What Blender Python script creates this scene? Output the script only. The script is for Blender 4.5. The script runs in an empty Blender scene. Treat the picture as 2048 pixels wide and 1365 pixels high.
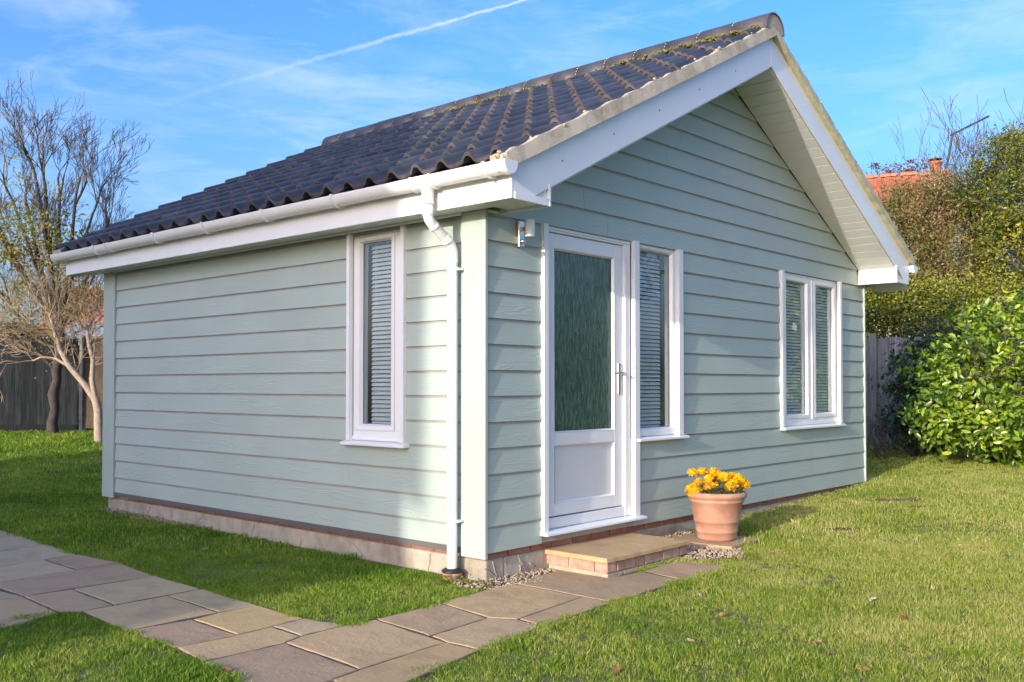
import bpy, math, random
import numpy as np
from mathutils import Vector, Matrix, Euler
random.seed(7); rng = np.random.default_rng(7)
PI = math.pi; R = math.radians

# ------------------------------------------------------------------ camera
sc = bpy.context.scene
COL = sc.collection
CAM = Vector((-4.3796, -4.1302, 1.0586)); YAW = 0.7290; PIT = 0.0213
cd = bpy.data.cameras.new('camera'); cam = bpy.data.objects.new('camera', cd); COL.objects.link(cam)
cd.sensor_width = 36; cd.lens = 1915.29/2048*36; cd.shift_y = 47.24/2048; cd.clip_end = 2000; cd.clip_start = 0.05
cam.location = CAM; cam.rotation_euler = (PI/2+PIT, 0, YAW-PI/2)
sc.camera = cam
# ------------------------------------------------------------------ sun and sky
SAZ = R(6.05); SEL = R(13.7)          # the light travels towards (cos SAZ, sin SAZ), dropping by SEL
sd = bpy.data.lights.new('sun', 'SUN'); sun = bpy.data.objects.new('sun', sd); COL.objects.link(sun)
sd.energy = 2.1; sd.angle = R(0.55); sd.color = (1.0, 0.93, 0.80)
sun.rotation_euler = Vector((math.cos(SAZ)*math.cos(SEL), math.sin(SAZ)*math.cos(SEL), -math.sin(SEL))).to_track_quat('-Z', 'Y').to_euler()
W = bpy.data.worlds.new('World'); sc.world = W; W.use_nodes = True
nt = W.node_tree; N = nt.nodes; L = nt.links; N.clear()
wo = N.new('ShaderNodeOutputWorld'); bg = N.new('ShaderNodeBackground'); L.new(bg.outputs[0], wo.inputs[0])
bg.inputs[1].default_value = 0.15
sky = N.new('ShaderNodeTexSky'); sky.sky_type = 'NISHITA'; sky.sun_disc = False
sky.sun_elevation = R(24); sky.sun_rotation = math.atan2(-math.cos(SAZ), -math.sin(SAZ))
sky.sun_elevation = SEL
sky.air_density = 1.0; sky.dust_density = 5.0; sky.ozone_density = 3.6; sky.altitude = 0
SKYGAIN = (1.27, 1.225, 1.40)
gain = N.new('ShaderNodeMix'); gain.data_type = 'RGBA'; gain.blend_type = 'MULTIPLY'; gain.inputs[0].default_value = 1
L.new(sky.outputs[0], gain.inputs[6]); gain.inputs[7].default_value = (*SKYGAIN, 1)
hs = N.new('ShaderNodeHueSaturation'); hs.inputs['Saturation'].default_value = 1.20; L.new(gain.outputs[2], hs.inputs['Color'])
tc = N.new('ShaderNodeTexCoord')
def wnoise(scale_vec, rot, scale, detail, lo, hi, dist=0.0):
    mp = N.new('ShaderNodeMapping'); L.new(tc.outputs['Generated'], mp.inputs[0])
    mp.inputs['Scale'].default_value = scale_vec; mp.inputs['Rotation'].default_value = rot
    n = N.new('ShaderNodeTexNoise'); n.inputs['Scale'].default_value = scale; n.inputs['Detail'].default_value = detail
    n.inputs['Roughness'].default_value = 0.62; n.inputs['Distortion'].default_value = dist
    L.new(mp.outputs[0], n.inputs[0])
    r = N.new('ShaderNodeMapRange'); r.inputs[1].default_value = lo; r.inputs[2].default_value = hi
    L.new(n.outputs[0], r.inputs[0]); return r.outputs[0]
def wmath(op, a, b=None, clamp=False):
    m = N.new('ShaderNodeMath'); m.operation = op; m.use_clamp = clamp
    for i, v in enumerate((a, b)):
        if v is None: continue
        if isinstance(v, (int, float)): m.inputs[i].default_value = v
        else: L.new(v, m.inputs[i])
    return m.outputs[0]
c1 = wnoise((1, 1, 3.2), (0.25, 0.1, 0.5), 2.1, 9, 0.47, 0.80, 0.4)
c2 = wnoise((1, 1, 4.5), (0.1, 0.3, 0.2), 5.5, 10, 0.50, 0.80, 0.8)
cl = wmath('ADD', wmath('MULTIPLY', c1, 0.55), wmath('MULTIPLY', c2, 0.35), True)
# contrail: a thin band along a great circle
d1 = Vector((0.7, 0.608, 0.376)).normalized(); d2 = Vector((0.44, 0.859, 0.262)).normalized()
nrm = d1.cross(d2).normalized(); along = nrm.cross(d1).normalized()
def dotn(v):
    m = N.new('ShaderNodeVectorMath'); m.operation = 'DOT_PRODUCT'; L.new(tc.outputs['Generated'], m.inputs[0]); m.inputs[1].default_value = v
    return m.outputs['Value']
wob = wnoise((1, 1, 1), (0, 0, 0), 60, 4, 0.3, 0.7)
dist = wmath('ABSOLUTE', wmath('ADD', dotn(nrm), wmath('MULTIPLY', wmath('SUBTRACT', wob, 0.5), 0.0022)))
s = dotn(along); send = d2.dot(along); sgn = 1 if send > 0 else -1
tt = wmath('MULTIPLY', s, 1/send)            # 0 at the frame's top, 1 at the faded end
wid = wmath('ADD', 0.0016, wmath('MULTIPLY', wmath('MAXIMUM', tt, 0.0), 0.0028))
band = wmath('SUBTRACT', 1.0, wmath('DIVIDE', dist, wid), True)
fade = wmath('SUBTRACT', 1.02, wmath('MULTIPLY', tt, 0.95), True)
brk = wnoise((1, 1, 1), (0, 0, 0), 90, 3, 0.25, 0.6)
trail = wmath('MULTIPLY', wmath('MULTIPLY', wmath('POWER', band, 1.0), wmath('POWER', fade, 1.3)), wmath('ADD', 0.35, wmath('MULTIPLY', brk, 0.4)))
trail = wmath('MULTIPLY', wmath('MINIMUM', trail, 1.0), wmath('GREATER_THAN', tt, -0.4))
m1 = N.new('ShaderNodeMix'); m1.data_type = 'RGBA'; L.new(cl, m1.inputs[0]); L.new(hs.outputs[0], m1.inputs[6]); m1.inputs[7].default_value = (2.9, 3.2, 3.7, 1)
m2 = N.new('ShaderNodeMix'); m2.data_type = 'RGBA'; L.new(trail, m2.inputs[0]); L.new(m1.outputs[2], m2.inputs[6]); m2.inputs[7].default_value = (3.1, 3.3, 3.6, 1)
L.new(m2.outputs[2], bg.inputs[0])
sc.render.engine = 'CYCLES'
sc.view_settings.view_transform = 'Standard'; sc.view_settings.look = 'None'; sc.view_settings.gamma = 1
sc.view_settings.exposure = 1.17; sc.view_settings.use_curve_mapping = False

# ------------------------------------------------------------------ helpers
FWH = Vector((math.cos(YAW)*math.cos(PIT), math.sin(YAW)*math.cos(PIT), math.sin(PIT)))
RT = Vector((math.sin(YAW), -math.cos(YAW), 0)); UP = RT.cross(FWH)
def at(px, py, D):
    """point at distance D along the view axis"""
    return CAM + (FWH + RT*((px-1024)/1915.29) - UP*((py-47.24-682.5)/1915.29))*D
def gz(x, y):
    c = lambda v, a, b: max(a, min(b, v))
    g = -.184 + .0315*c(x-.8, 0, 5.2) + .04*c(x-6, 0, 3) + .03*c(x-9, 0, 1.5)
    yy = c(y, 0, 19)
    g += .00105*yy*yy*(1-c(x-6, 0, 3)/3)
    return min(g, .21)

class MB:
    def __init__(s): s.v = []; s.f = []
    def box(s, x0, x1, y0, y1, z0, z1):
        b = len(s.v)
        s.v += [(x0,y0,z0),(x1,y0,z0),(x1,y1,z0),(x0,y1,z0),(x0,y0,z1),(x1,y0,z1),(x1,y1,z1),(x0,y1,z1)]
        s.f += [(b,b+3,b+2,b+1),(b+4,b+5,b+6,b+7),(b,b+1,b+5,b+4),(b+1,b+2,b+6,b+5),(b+2,b+3,b+7,b+6),(b+3,b,b+4,b+7)]
        return s
    def prism(s, poly, a0, a1, axis='y'):
        """poly of 2-D points extruded along axis"""
        b = len(s.v); n = len(poly)
        mk = {'y': lambda p, a: (p[0], a, p[1]), 'x': lambda p, a: (a, p[0], p[1]), 'z': lambda p, a: (p[0], p[1], a)}[axis]
        for a in (a0, a1): s.v += [mk(p, a) for p in poly]
        s.f.append(tuple(range(b, b+n))); s.f.append(tuple(range(b+2*n-1, b+n-1, -1)))
        for i in range(n):
            j = (i+1) % n; s.f.append((b+i, b+n+i, b+n+j, b+j))
        return s
    def tube(s, pts, rad, n=8, cap=True, squash=None):
        pts = [Vector(p) for p in pts]; b = len(s.v)
        if not hasattr(rad, '__len__'): rad = [rad]*len(pts)
        t0 = (pts[1]-pts[0]).normalized(); ref = Vector((0,0,1)) if abs(t0.z) < .9 else Vector((1,0,0))
        u = t0.cross(ref).normalized()
        for i, p in enumerate(pts):
            if i == 0: t = pts[1]-pts[0]
            elif i == len(pts)-1: t = pts[-1]-pts[-2]
            else: t = (pts[i+1]-pts[i]).normalized()+(pts[i]-pts[i-1]).normalized()
            t.normalize(); u = (u - t*u.dot(t)).normalized(); w = t.cross(u)
            for k in range(n):
                a = 2*PI*k/n; s.v.append(tuple(p+(u*math.cos(a)+w*math.sin(a))*rad[i]))
        for i in range(len(pts)-1):
            for k in range(n):
                k2 = (k+1) % n; s.f.append((b+i*n+k, b+i*n+k2, b+(i+1)*n+k2, b+(i+1)*n+k))
        if cap: s.f.append(tuple(range(b+n-1, b-1, -1))); e = b+(len(pts)-1)*n; s.f.append(tuple(range(e, e+n)))
        return s
    def lathe(s, prof, n=24, c=(0,0,0)):
        b = len(s.v)
        for r, z in prof:
            for k in range(n):
                a = 2*PI*k/n; s.v.append((c[0]+r*math.cos(a), c[1]+r*math.sin(a), c[2]+z))
        for i in range(len(prof)-1):
            for k in range(n):
                k2 = (k+1) % n; s.f.append((b+i*n+k, b+i*n+k2, b+(i+1)*n+k2, b+(i+1)*n+k))
        return s
    def mesh(s, name, m=None, smooth=False):
        me = bpy.data.meshes.new(name); me.from_pydata([tuple(v) for v in s.v], [], s.f)
        if m: me.materials.append(m)
        if smooth: me.polygons.foreach_set('use_smooth', [True]*len(me.polygons))
        me.update(); return me
    def build(s, name, m, parent=None, smooth=False, loc=(0,0,0), rot=(0,0,0), bevel=0):
        return ob(name, s.mesh(name, m, smooth), parent, loc, rot, bevel)
def ob(name, me, parent=None, loc=(0,0,0), rot=(0,0,0), bevel=0):
    o = bpy.data.objects.new(name, me); COL.objects.link(o); o.parent = parent; o.location = loc; o.rotation_euler = rot
    if bevel:
        b = o.modifiers.new('bevel', 'BEVEL'); b.width = bevel; b.segments = 2; b.limit_method = 'ANGLE'; b.angle_limit = R(40); b.harden_normals = False
    return o
def tag(o, label=None, cat=None, group=None, kind=None):
    for k, v in (('label', label), ('category', cat), ('group', group), ('kind', kind)):
        if v: o[k] = v
    return o
def empty(name, loc=(0,0,0), rz=0, label=None, cat=None, group=None):
    o = bpy.data.objects.new(name, None); COL.objects.link(o); o.location = loc; o.rotation_euler = (0,0,rz); o.empty_display_size = .2
    return tag(o, label, cat, group)
def fastmesh(name, V, F, m, tint=None, smooth=False):
    """numpy mesh: V (n,3), F (m,k) all faces with k corners; tint = per-face value 0..1"""
    me = bpy.data.meshes.new(name); k = F.shape[1]
    me.vertices.add(len(V)); me.vertices.foreach_set('co', np.asarray(V, np.float32).ravel())
    me.loops.add(F.size); me.loops.foreach_set('vertex_index', F.astype(np.int32).ravel())
    me.polygons.add(len(F)); me.polygons.foreach_set('loop_start', np.arange(0, F.size, k, dtype=np.int32))
    if smooth: me.polygons.foreach_set('use_smooth', np.ones(len(F), bool))
    if tint is not None:
        a = me.attributes.new('tint', 'FLOAT', 'FACE'); a.data.foreach_set('value', np.asarray(tint, np.float32))
    me.materials.append(m); me.update(calc_edges=True); return me

# ------------------------------------------------------------------ materials
def newmat(name):
    m = bpy.data.materials.new(name); m.use_nodes = True; t = m.node_tree
    return m, t, t.nodes, t.links, t.nodes['Principled BSDF']
def ramp(t, fac, stops):
    r = t.nodes.new('ShaderNodeValToRGB'); e = r.color_ramp.elements
    while len(e) < len(stops): e.new(0.5)
    for i, (p, c) in enumerate(stops): e[i].position = p; e[i].color = (*c, 1)
    if fac is not None: t.links.new(fac, r.inputs[0])
    return r.outputs[0]
def noise(t, scale, detail=4, vec=None, rough=.5, dist=0, sc3=None, coord='Object', rnd=False):
    n = t.nodes.new('ShaderNodeTexNoise'); n.inputs['Scale'].default_value = scale; n.inputs['Detail'].default_value = detail
    n.inputs['Roughness'].default_value = rough; n.inputs['Distortion'].default_value = dist
    if vec is None:
        c = t.nodes.new('ShaderNodeTexCoord').outputs[coord] if coord != 'Position' else t.nodes.new('ShaderNodeNewGeometry').outputs['Position']
        vec = c
    if rnd:
        oi = t.nodes.new('ShaderNodeObjectInfo'); ml = t.nodes.new('ShaderNodeMath'); ml.operation = 'MULTIPLY'; ml.inputs[1].default_value = 57.0
        t.links.new(oi.outputs['Random'], ml.inputs[0])
        ad = t.nodes.new('ShaderNodeVectorMath'); ad.operation = 'ADD'; t.links.new(vec, ad.inputs[0]); t.links.new(ml.outputs[0], ad.inputs[1]); vec = ad.outputs[0]
    if sc3:
        mp = t.nodes.new('ShaderNodeMapping'); mp.inputs['Scale'].default_value = sc3; t.links.new(vec, mp.inputs[0]); vec = mp.outputs[0]
    t.links.new(vec, n.inputs[0]); return n.outputs[0]
def mth(t, op, a, b=None, clamp=False):
    m = t.nodes.new('ShaderNodeMath'); m.operation = op; m.use_clamp = clamp
    for i, v in enumerate((a, b)):
        if v is None: continue
        if isinstance(v, (int, float)): m.inputs[i].default_value = v
        else: t.links.new(v, m.inputs[i])
    return m.outputs[0]
def mix(t, fac, a, b, blend='MIX'):
    m = t.nodes.new('ShaderNodeMix'); m.data_type = 'RGBA'; m.blend_type = blend
    for i, v in ((0, fac), (6, a), (7, b)):
        if isinstance(v, (int, float)): m.inputs[i].default_value = v
        elif isinstance(v, tuple): m.inputs[i].default_value = (*v, 1)
        else: t.links.new(v, m.inputs[i])
    return m.outputs[2]
def bump(t, bs, h, strength=.3, dist=.01):
    b = t.nodes.new('ShaderNodeBump'); b.inputs['Strength'].default_value = strength; b.inputs['Distance'].default_value = dist
    t.links.new(h, b.inputs['Height']); t.links.new(b.outputs[0], bs.inputs['Normal'])
def plain(name, c, rough=.5, var=.12, nscale=6, bmp=0, bscale=80, metal=0, spec=None, coat=0, rnd=0, c2=None, detail=5):
    m, t, n, l, bs = newmat(name)
    nz = noise(t, nscale, detail, rough=.6, rnd=True)
    lo = tuple(max(0, x*(1-var)) for x in c); hi = tuple(min(1, x*(1+var)) for x in (c2 or c))
    col = ramp(t, nz, [(.3, lo), (.7, hi)])
    if rnd:
        oi = n.new('ShaderNodeObjectInfo')
        v = mth(t, 'ADD', mth(t, 'MULTIPLY', oi.outputs['Random'], 2*rnd), 1-rnd)
        cc = n.new('ShaderNodeCombineColor'); [l.new(v, cc.inputs[i]) for i in range(3)]
        col = mix(t, 1.0, col, cc.outputs[0], 'MULTIPLY')
    l.new(col, bs.inputs['Base Color']); bs.inputs['Roughness'].default_value = rough; bs.inputs['Metallic'].default_value = metal
    if spec is not None: bs.inputs['Specular IOR Level'].default_value = spec
    if coat: bs.inputs['Coat Weight'].default_value = coat; bs.inputs['Coat Roughness'].default_value = .12
    if bmp: bump(t, bs, noise(t, bscale, 6, rough=.65, rnd=True), bmp, .004)
    return m
M = {}
# sage weatherboard paint with an embossed wood grain
def sage(name, base, grain=1.0, sc3=(2.0, 1, 13)):
    m, t, n, l, bs = newmat(name)
    big = noise(t, 1.3, 3, rnd=True)
    col = ramp(t, big, [(.3, tuple(x*.95 for x in base)), (.7, tuple(x*1.05 for x in base))])
    dirt = noise(t, 9, 8, rnd=True, rough=.7, sc3=(.3, 1, 1))
    col = mix(t, mth(t, 'MULTIPLY', mth(t, 'SUBTRACT', dirt, .62, True), .5), col, (.30, .31, .27))
    l.new(col, bs.inputs['Base Color']); bs.inputs['Roughness'].default_value = .48
    fig = noise(t, 1.0, 2, rnd=True, sc3=sc3, rough=.4, dist=.2)
    ring = mth(t, 'SINE', mth(t, 'MULTIPLY', fig, 26.0))
    ring = mth(t, 'POWER', mth(t, 'ABSOLUTE', ring), 5.0)
    amp = noise(t, 2.6, 2, rnd=True, sc3=(1, 1, 5))
    amp = mth(t, 'MULTIPLY', mth(t, 'SUBTRACT', amp, .42, True), 3.0, True)
    fine = noise(t, 60, 4, rnd=True, sc3=(.12, 1, 3.2))
    h = mth(t, 'ADD', mth(t, 'MULTIPLY', mth(t, 'MULTIPLY', ring, amp), 1.0), mth(t, 'MULTIPLY', fine, .35))
    bump(t, bs, h, .75*grain, .0021)
    return m
SAGE = (.395, .462, .405)
M['clad'] = sage('sage_weatherboard', SAGE)
M['post'] = sage('sage_corner_board', SAGE, .35, (22, 1, 2))
M['white'] = plain('white_upvc', (.80, .80, .79), .32, .03, 3, .05, 30, coat=.15)
M['pvc'] = plain('white_gutter_plastic', (.80, .80, .79), .22, .03, 5, .03, 20, coat=.3)
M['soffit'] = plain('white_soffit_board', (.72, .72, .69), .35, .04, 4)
M['panel'] = plain('white_door_panel', (.70, .70, .69), .3, .02, 4, .12, 260)
M['tile'] = plain('dark_roof_tile', (.036, .039, .048), .42, .30, 5, .35, 160, rnd=.30, c2=(.058, .058, .064))
M['nose'] = plain('weathered_tile_nose', (.080, .066, .066), .7, .35, 12, .5, 90, rnd=.25)
M['ridge'] = plain('purple_grey_ridge_tile', (.068, .062, .066), .46, .25, 4, .3, 120, rnd=.18)
M['chrome'] = plain('chrome', (.75, .75, .77), .12, .03, 3, metal=1)
M['steel'] = plain('brushed_steel', (.62, .55, .52), .22, .05, 8, metal=1)
M['black'] = plain('black_rubber', (.02, .02, .02), .5, .2, 20)
M['dark'] = plain('dark_gap', (.03, .03, .03), .9)
M['plaster'] = plain('inner_plaster', (.35, .35, .33), .8)
M['carpet'] = plain('inner_floor', (.12, .11, .10), .9)
M['slat'] = plain('white_blind_slat', (.82, .83, .84), .35, .02, 5)
M['terra'] = None
def mortar_like(name, a, b, c=None, scale=5, bscale=35, bmp=.7, rough=.9):
    m, t, n, l, bs = newmat(name)
    col = ramp(t, noise(t, scale, 8, rough=.65, rnd=True), [(.32, a), (.52, b), (.74, c or b)])
    st = noise(t, 2.2, 5, rnd=True, sc3=(3, 3, .6))
    col = mix(t, mth(t, 'MULTIPLY', mth(t, 'SUBTRACT', st, .55, True), 3.0, True), col, tuple(x*.55 for x in b))
    l.new(col, bs.inputs['Base Color']); bs.inputs['Roughness'].default_value = rough
    bump(t, bs, noise(t, bscale, 9, rough=.7, rnd=True), bmp, .008); return m
M['verge'] = mortar_like('verge_mortar', (.26, .22, .16), (.46, .40, .31), (.55, .49, .39), 4)
M['lichen'] = mortar_like('lichened_undercloak', (.42, .38, .20), (.60, .55, .36), (.7, .66, .5), 9)
M['crumb'] = mortar_like('pale_mortar_crumb', (.34, .28, .20), (.46, .38, .27), (.56, .48, .35), 30)
M['render'] = mortar_like('cement_render', (.26, .215, .155), (.41, .35, .27), (.52, .455, .36), 4.5, 16, 1.0)
M['scar'] = mortar_like('render_scar', (.26, .21, .18), (.36, .30, .26), (.42, .36, .31), 12)
def brickmat(name, a, b, white):
    m, t, n, l, bs = newmat(name)
    col = ramp(t, noise(t, 14, 7, rough=.7, rnd=True), [(.3, a), (.65, b)])
    w = noise(t, 6, 6, rnd=True, rough=.7)
    col = mix(t, mth(t, 'MULTIPLY', mth(t, 'SUBTRACT', w, white, True), 3.5, True), col, (.60, .50, .42))
    oi = n.new('ShaderNodeObjectInfo')
    col = mix(t, mth(t, 'MULTIPLY', oi.outputs['Random'], .35), col, (.30, .20, .16))
    l.new(col, bs.inputs['Base Color']); bs.inputs['Roughness'].default_value = .88
    bump(t, bs, noise(t, 45, 9, rough=.75, rnd=True), .8, .006); return m
M['brick'] = brickmat('red_brick', (.26, .09, .055), (.44, .18, .11), .56)
M['stepbrick'] = brickmat('weathered_pink_brick', (.36, .17, .11), (.52, .28, .19), .44)
# sandstone paving tinted per slab by the object colour
m, t, n, l, bs = newmat('sandstone_slab'); M['slab'] = m
oi = n.new('ShaderNodeObjectInfo')
v = ramp(t, noise(t, 3.2, 8, rough=.62, dist=.5, rnd=True), [(.28, (.72, .72, .74)), (.5, (1, 1, 1)), (.75, (1.0, .97, .9))])
col = mix(t, 1.0, mix(t, 1.0, oi.outputs['Color'], (1.22, .985, .70), 'MULTIPLY'), v, 'MULTIPLY')
st = noise(t, 1.5, 6, rnd=True, dist=1.5)
col = mix(t, mth(t, 'MULTIPLY', mth(t, 'SUBTRACT', st, .55, True), 2.2, True), col, (.33, .21, .14))
gr = noise(t, 2.3, 4, rnd=True, dist=.3)
col = mix(t, mth(t, 'MULTIPLY', mth(t, 'SUBTRACT', gr, .60, True), 2.0, True), col, (.20, .20, .11))
sp = noise(t, 150, 3, rnd=True)
col = mix(t, mth(t, 'MULTIPLY', mth(t, 'SUBTRACT', sp, .62, True), 2.2, True), col, (.10, .08, .07))
l.new(col, bs.inputs['Base Color']); bs.inputs['Roughness'].default_value = .72
rid = noise(t, 2.6, 9, rough=.62, rnd=True, dist=.25)
bump(t, bs, mth(t, 'ADD', mth(t, 'MULTIPLY', rid, 1.0), mth(t, 'MULTIPLY', noise(t, 50, 6, rnd=True, rough=.7), .16)), .8, .03)
# terracotta
m, t, n, l, bs = newmat('terracotta'); M['terra'] = m
col = ramp(t, noise(t, 5, 7, rough=.6, dist=.4), [(.3, (.36, .165, .095)), (.55, (.43, .225, .145)), (.75, (.50, .32, .235))])
bl = noise(t, 3.0, 5, sc3=(1.6, 1.6, .8), rough=.6)
col = mix(t, mth(t, 'MULTIPLY', mth(t, 'SUBTRACT', bl, .50, True), 3.2, True), col, (.60, .47, .38))
l.new(col, bs.inputs['Base Color']); bs.inputs['Roughness'].default_value = .8
bump(t, bs, noise(t, 70, 7, rough=.7), .3, .004)
# timber fences
def timber(name, a, b, g):
    m, t, n, l, bs = newmat(name)
    gr = noise(t, 8, 7, rnd=True, sc3=(7, 7, .30), rough=.7)
    col = ramp(t, gr, [(.38, a), (.62, b)])
    oi = n.new('ShaderNodeObjectInfo')
    col = mix(t, mth(t, 'MULTIPLY', oi.outputs['Random'], .75), col, g)
    kn = noise(t, 5, 2, rnd=True, sc3=(2.5, 1, 1))
    col = mix(t, mth(t, 'MULTIPLY', mth(t, 'SUBTRACT', kn, .68, True), 9, True), col, (.02, .018, .015))
    l.new(col, bs.inputs['Base Color']); bs.inputs['Roughness'].default_value = .9; bs.inputs['Specular IOR Level'].default_value = .15
    bump(t, bs, gr, .5, .006); return m
M['fence'] = timber('stained_and_shaded_fence_board', (.008, .010, .012), (.040, .045, .050), (.008, .010, .010))  # dark grey stain, darkened further to carry tree shade
M['lap'] = timber('brown_lap_fence_slat', (.045, .032, .02), (.13, .095, .062), (.09, .07, .05))
M['greyfence'] = timber('silvered_fence_board', (.10, .10, .105), (.36, .35, .35), (.20, .19, .18))
M['concrete'] = mortar_like('fence_concrete', (.14, .14, .13), (.22, .22, .21), (.28, .28, .27), 6)
# glass: clear pane with real reflections
def glass(name, tint, ior=1.5, rough=.0):
    m, t, n, l, bs = newmat(name); n.remove(bs); out = n['Material Output']
    tr = n.new('ShaderNodeBsdfTransparent'); tr.inputs[0].default_value = (*tint, 1)
    gl = n.new('ShaderNodeBsdfGlossy'); gl.inputs['Roughness'].default_value = rough
    fr = n.new('ShaderNodeFresnel')
    ge = n.new('ShaderNodeNewGeometry'); l.new(mth(t, 'ADD', ior, mth(t, 'MULTIPLY', ge.outputs['Backfacing'], 1/ior-ior)), fr.inputs[0])
    mx = n.new('ShaderNodeMixShader'); l.new(fr.outputs[0], mx.inputs[0]); l.new(tr.outputs[0], mx.inputs[1]); l.new(gl.outputs[0], mx.inputs[2]); l.new(mx.outputs[0], out.inputs[0])
    # slight waviness of a sealed double-glazed unit
    b = n.new('ShaderNodeBump'); b.inputs['Strength'].default_value = .06; b.inputs['Distance'].default_value = .02
    l.new(noise(t, 2.2, 2), b.inputs['Height']); l.new(b.outputs[0], gl.inputs['Normal']); l.new(b.outputs[0], fr.inputs['Normal'])
    return m
M['glass'] = glass('window_glass', (.86, .90, .90), 1.75)
m, t, n, l, bs = newmat('obscure_door_glass'); M['doorglass'] = m
pat = noise(t, 26, 3, sc3=(2.6, 1, .55), rough=.55, dist=.6)
fac = mth(t, 'MULTIPLY', mth(t, 'SUBTRACT', pat, .42, True), 4.0, True)
l.new(mix(t, fac, (.026, .072, .052), (.085, .17, .13)), bs.inputs['Base Color'])
bs.inputs['Roughness'].default_value = .16; bs.inputs['IOR'].default_value = 1.6
bump(t, bs, pat, .75, .005)
# foliage: leaf colour from the per-leaf tint attribute
def leafmat(name, stops, rough=.5, trans=.35, spec=.4, obj=False):
    m, t, n, l, bs = newmat(name); out = n['Material Output']
    if obj:
        fac = n.new('ShaderNodeObjectInfo').outputs['Random']
    else:
        a = n.new('ShaderNodeAttribute'); a.attribute_name = 'tint'; fac = a.outputs['Fac']
    col = ramp(t, fac, stops)
    l.new(col, bs.inputs['Base Color']); bs.inputs['Roughness'].default_value = rough; bs.inputs['Specular IOR Level'].default_value = spec
    tr = n.new('ShaderNodeBsdfTranslucent'); l.new(mix(t, 1.0, col, (1.5, 1.6, .7), 'MULTIPLY'), tr.inputs[0])
    mx = n.new('ShaderNodeMixShader'); mx.inputs[0].default_value = trans
    l.new(bs.outputs[0], mx.inputs[1]); l.new(tr.outputs[0], mx.inputs[2]); l.new(mx.outputs[0], out.inputs[0]); return m
M['laurel'] = leafmat('laurel_leaf', [(0, (.045, .10, .012)), (.45, (.16, .25, .02)), (.8, (.32, .43, .035)), (1, (.46, .48, .07))], .28, .25, .6)
M['laurelo'] = leafmat('laurel_leaf_single', [(0, (.07, .14, .014)), (.5, (.19, .29, .022)), (.85, (.33, .43, .035)), (1, (.46, .48, .06))], .28, .25, .6, obj=True)
M['shadeleaf'] = leafmat('shade_tinted_laurel_leaf', [(0, (.015, .035, .015)), (.6, (.035, .075, .03)), (1, (.07, .12, .05))], .35, .2, .5)  # laurel leaf darkened, cabin shade put into the colour
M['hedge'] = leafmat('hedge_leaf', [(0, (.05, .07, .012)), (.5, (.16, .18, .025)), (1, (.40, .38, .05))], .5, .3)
M['brown'] = leafmat('autumn_shrub_leaf', [(0, (.05, .07, .018)), (.35, (.15, .165, .035)), (.55, (.20, .16, .05)), (.8, (.26, .16, .075)), (1, (.33, .22, .11))], .6, .3)
M['ygreen'] = leafmat('yellow_green_tree_leaf', [(0, (.035, .06, .012)), (.5, (.13, .155, .02)), (.85, (.30, .29, .03)), (1, (.42, .34, .04))], .5, .3)
M['rusty'] = leafmat('rust_leaf', [(0, (.12, .05, .035)), (1, (.28, .13, .08))], .6, .3)
M['autumn'] = leafmat('yellow_autumn_leaf', [(0, (.12, .13, .03)), (.5, (.26, .24, .04)), (1, (.36, .26, .05))], .5, .4)
M['fallen'] = leafmat('fallen_leaf', [(0, (.22, .09, .035)), (1, (.5, .42, .3))], .7, .2, .2, obj=True)
m = M['fallen']; oi = m.node_tree.nodes.new('ShaderNodeObjectInfo'); m.node_tree.links.new(oi.outputs['Color'], m.node_tree.nodes['Principled BSDF'].inputs['Base Color'])
M['bark'] = plain('grey_brown_bark', (.055, .044, .036), .85, .35, 14, .7, 60)  # tone lowered for shade on the tall left trunk; other stems share it
M['palebark'] = plain('pale_pinkish_bark', (.36, .27, .20), .8, .25, 18, .6, 60)
M['twig'] = plain('brown_twig', (.10, .075, .06), .8, .3, 8)
M['paletwig'] = plain('tan_twig', (.30, .21, .13), .8, .25, 8)  # plain tan tone, lighter than the brown twigs
M['petal'] = leafmat('marigold_petal', [(0, (.70, .20, .01)), (.25, (.80, .40, .01)), (1, (.86, .60, .02))], .6, .25, .2)
M['mleaf'] = leafmat('marigold_leaf', [(0, (.05, .075, .02)), (.7, (.12, .16, .05)), (1, (.30, .22, .13))], .5, .3)
M['stem'] = plain('stem', (.16, .17, .08), .7)
M['moss'] = plain('moss', (.10, .095, .018), .95, .45, 30, .9, 120, c2=(.16, .14, .03))
M['pebble'] = plain('pea_gravel', (.42, .31, .22), .7, .2, 20, .3, 60)
# ================================================================== the garden cabin
cabin = empty('garden_cabin', (0,0,0), 0, 'sage green weatherboarded garden cabin with dark tiled gable roof and white trim on the lawn', 'cabin')
EX = .165; XR = 6.07; YB = 5.18; RX = 3.08; SL = .503; PITCH = math.atan(SL)
YF = -.411; YE = 5.57; XL = -.222; XRR = 6.292; SOF = 2.168
bb = lambda x, z0: z0 - SL*abs(x-RX)          # height on a rake line through apex height z0
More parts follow.
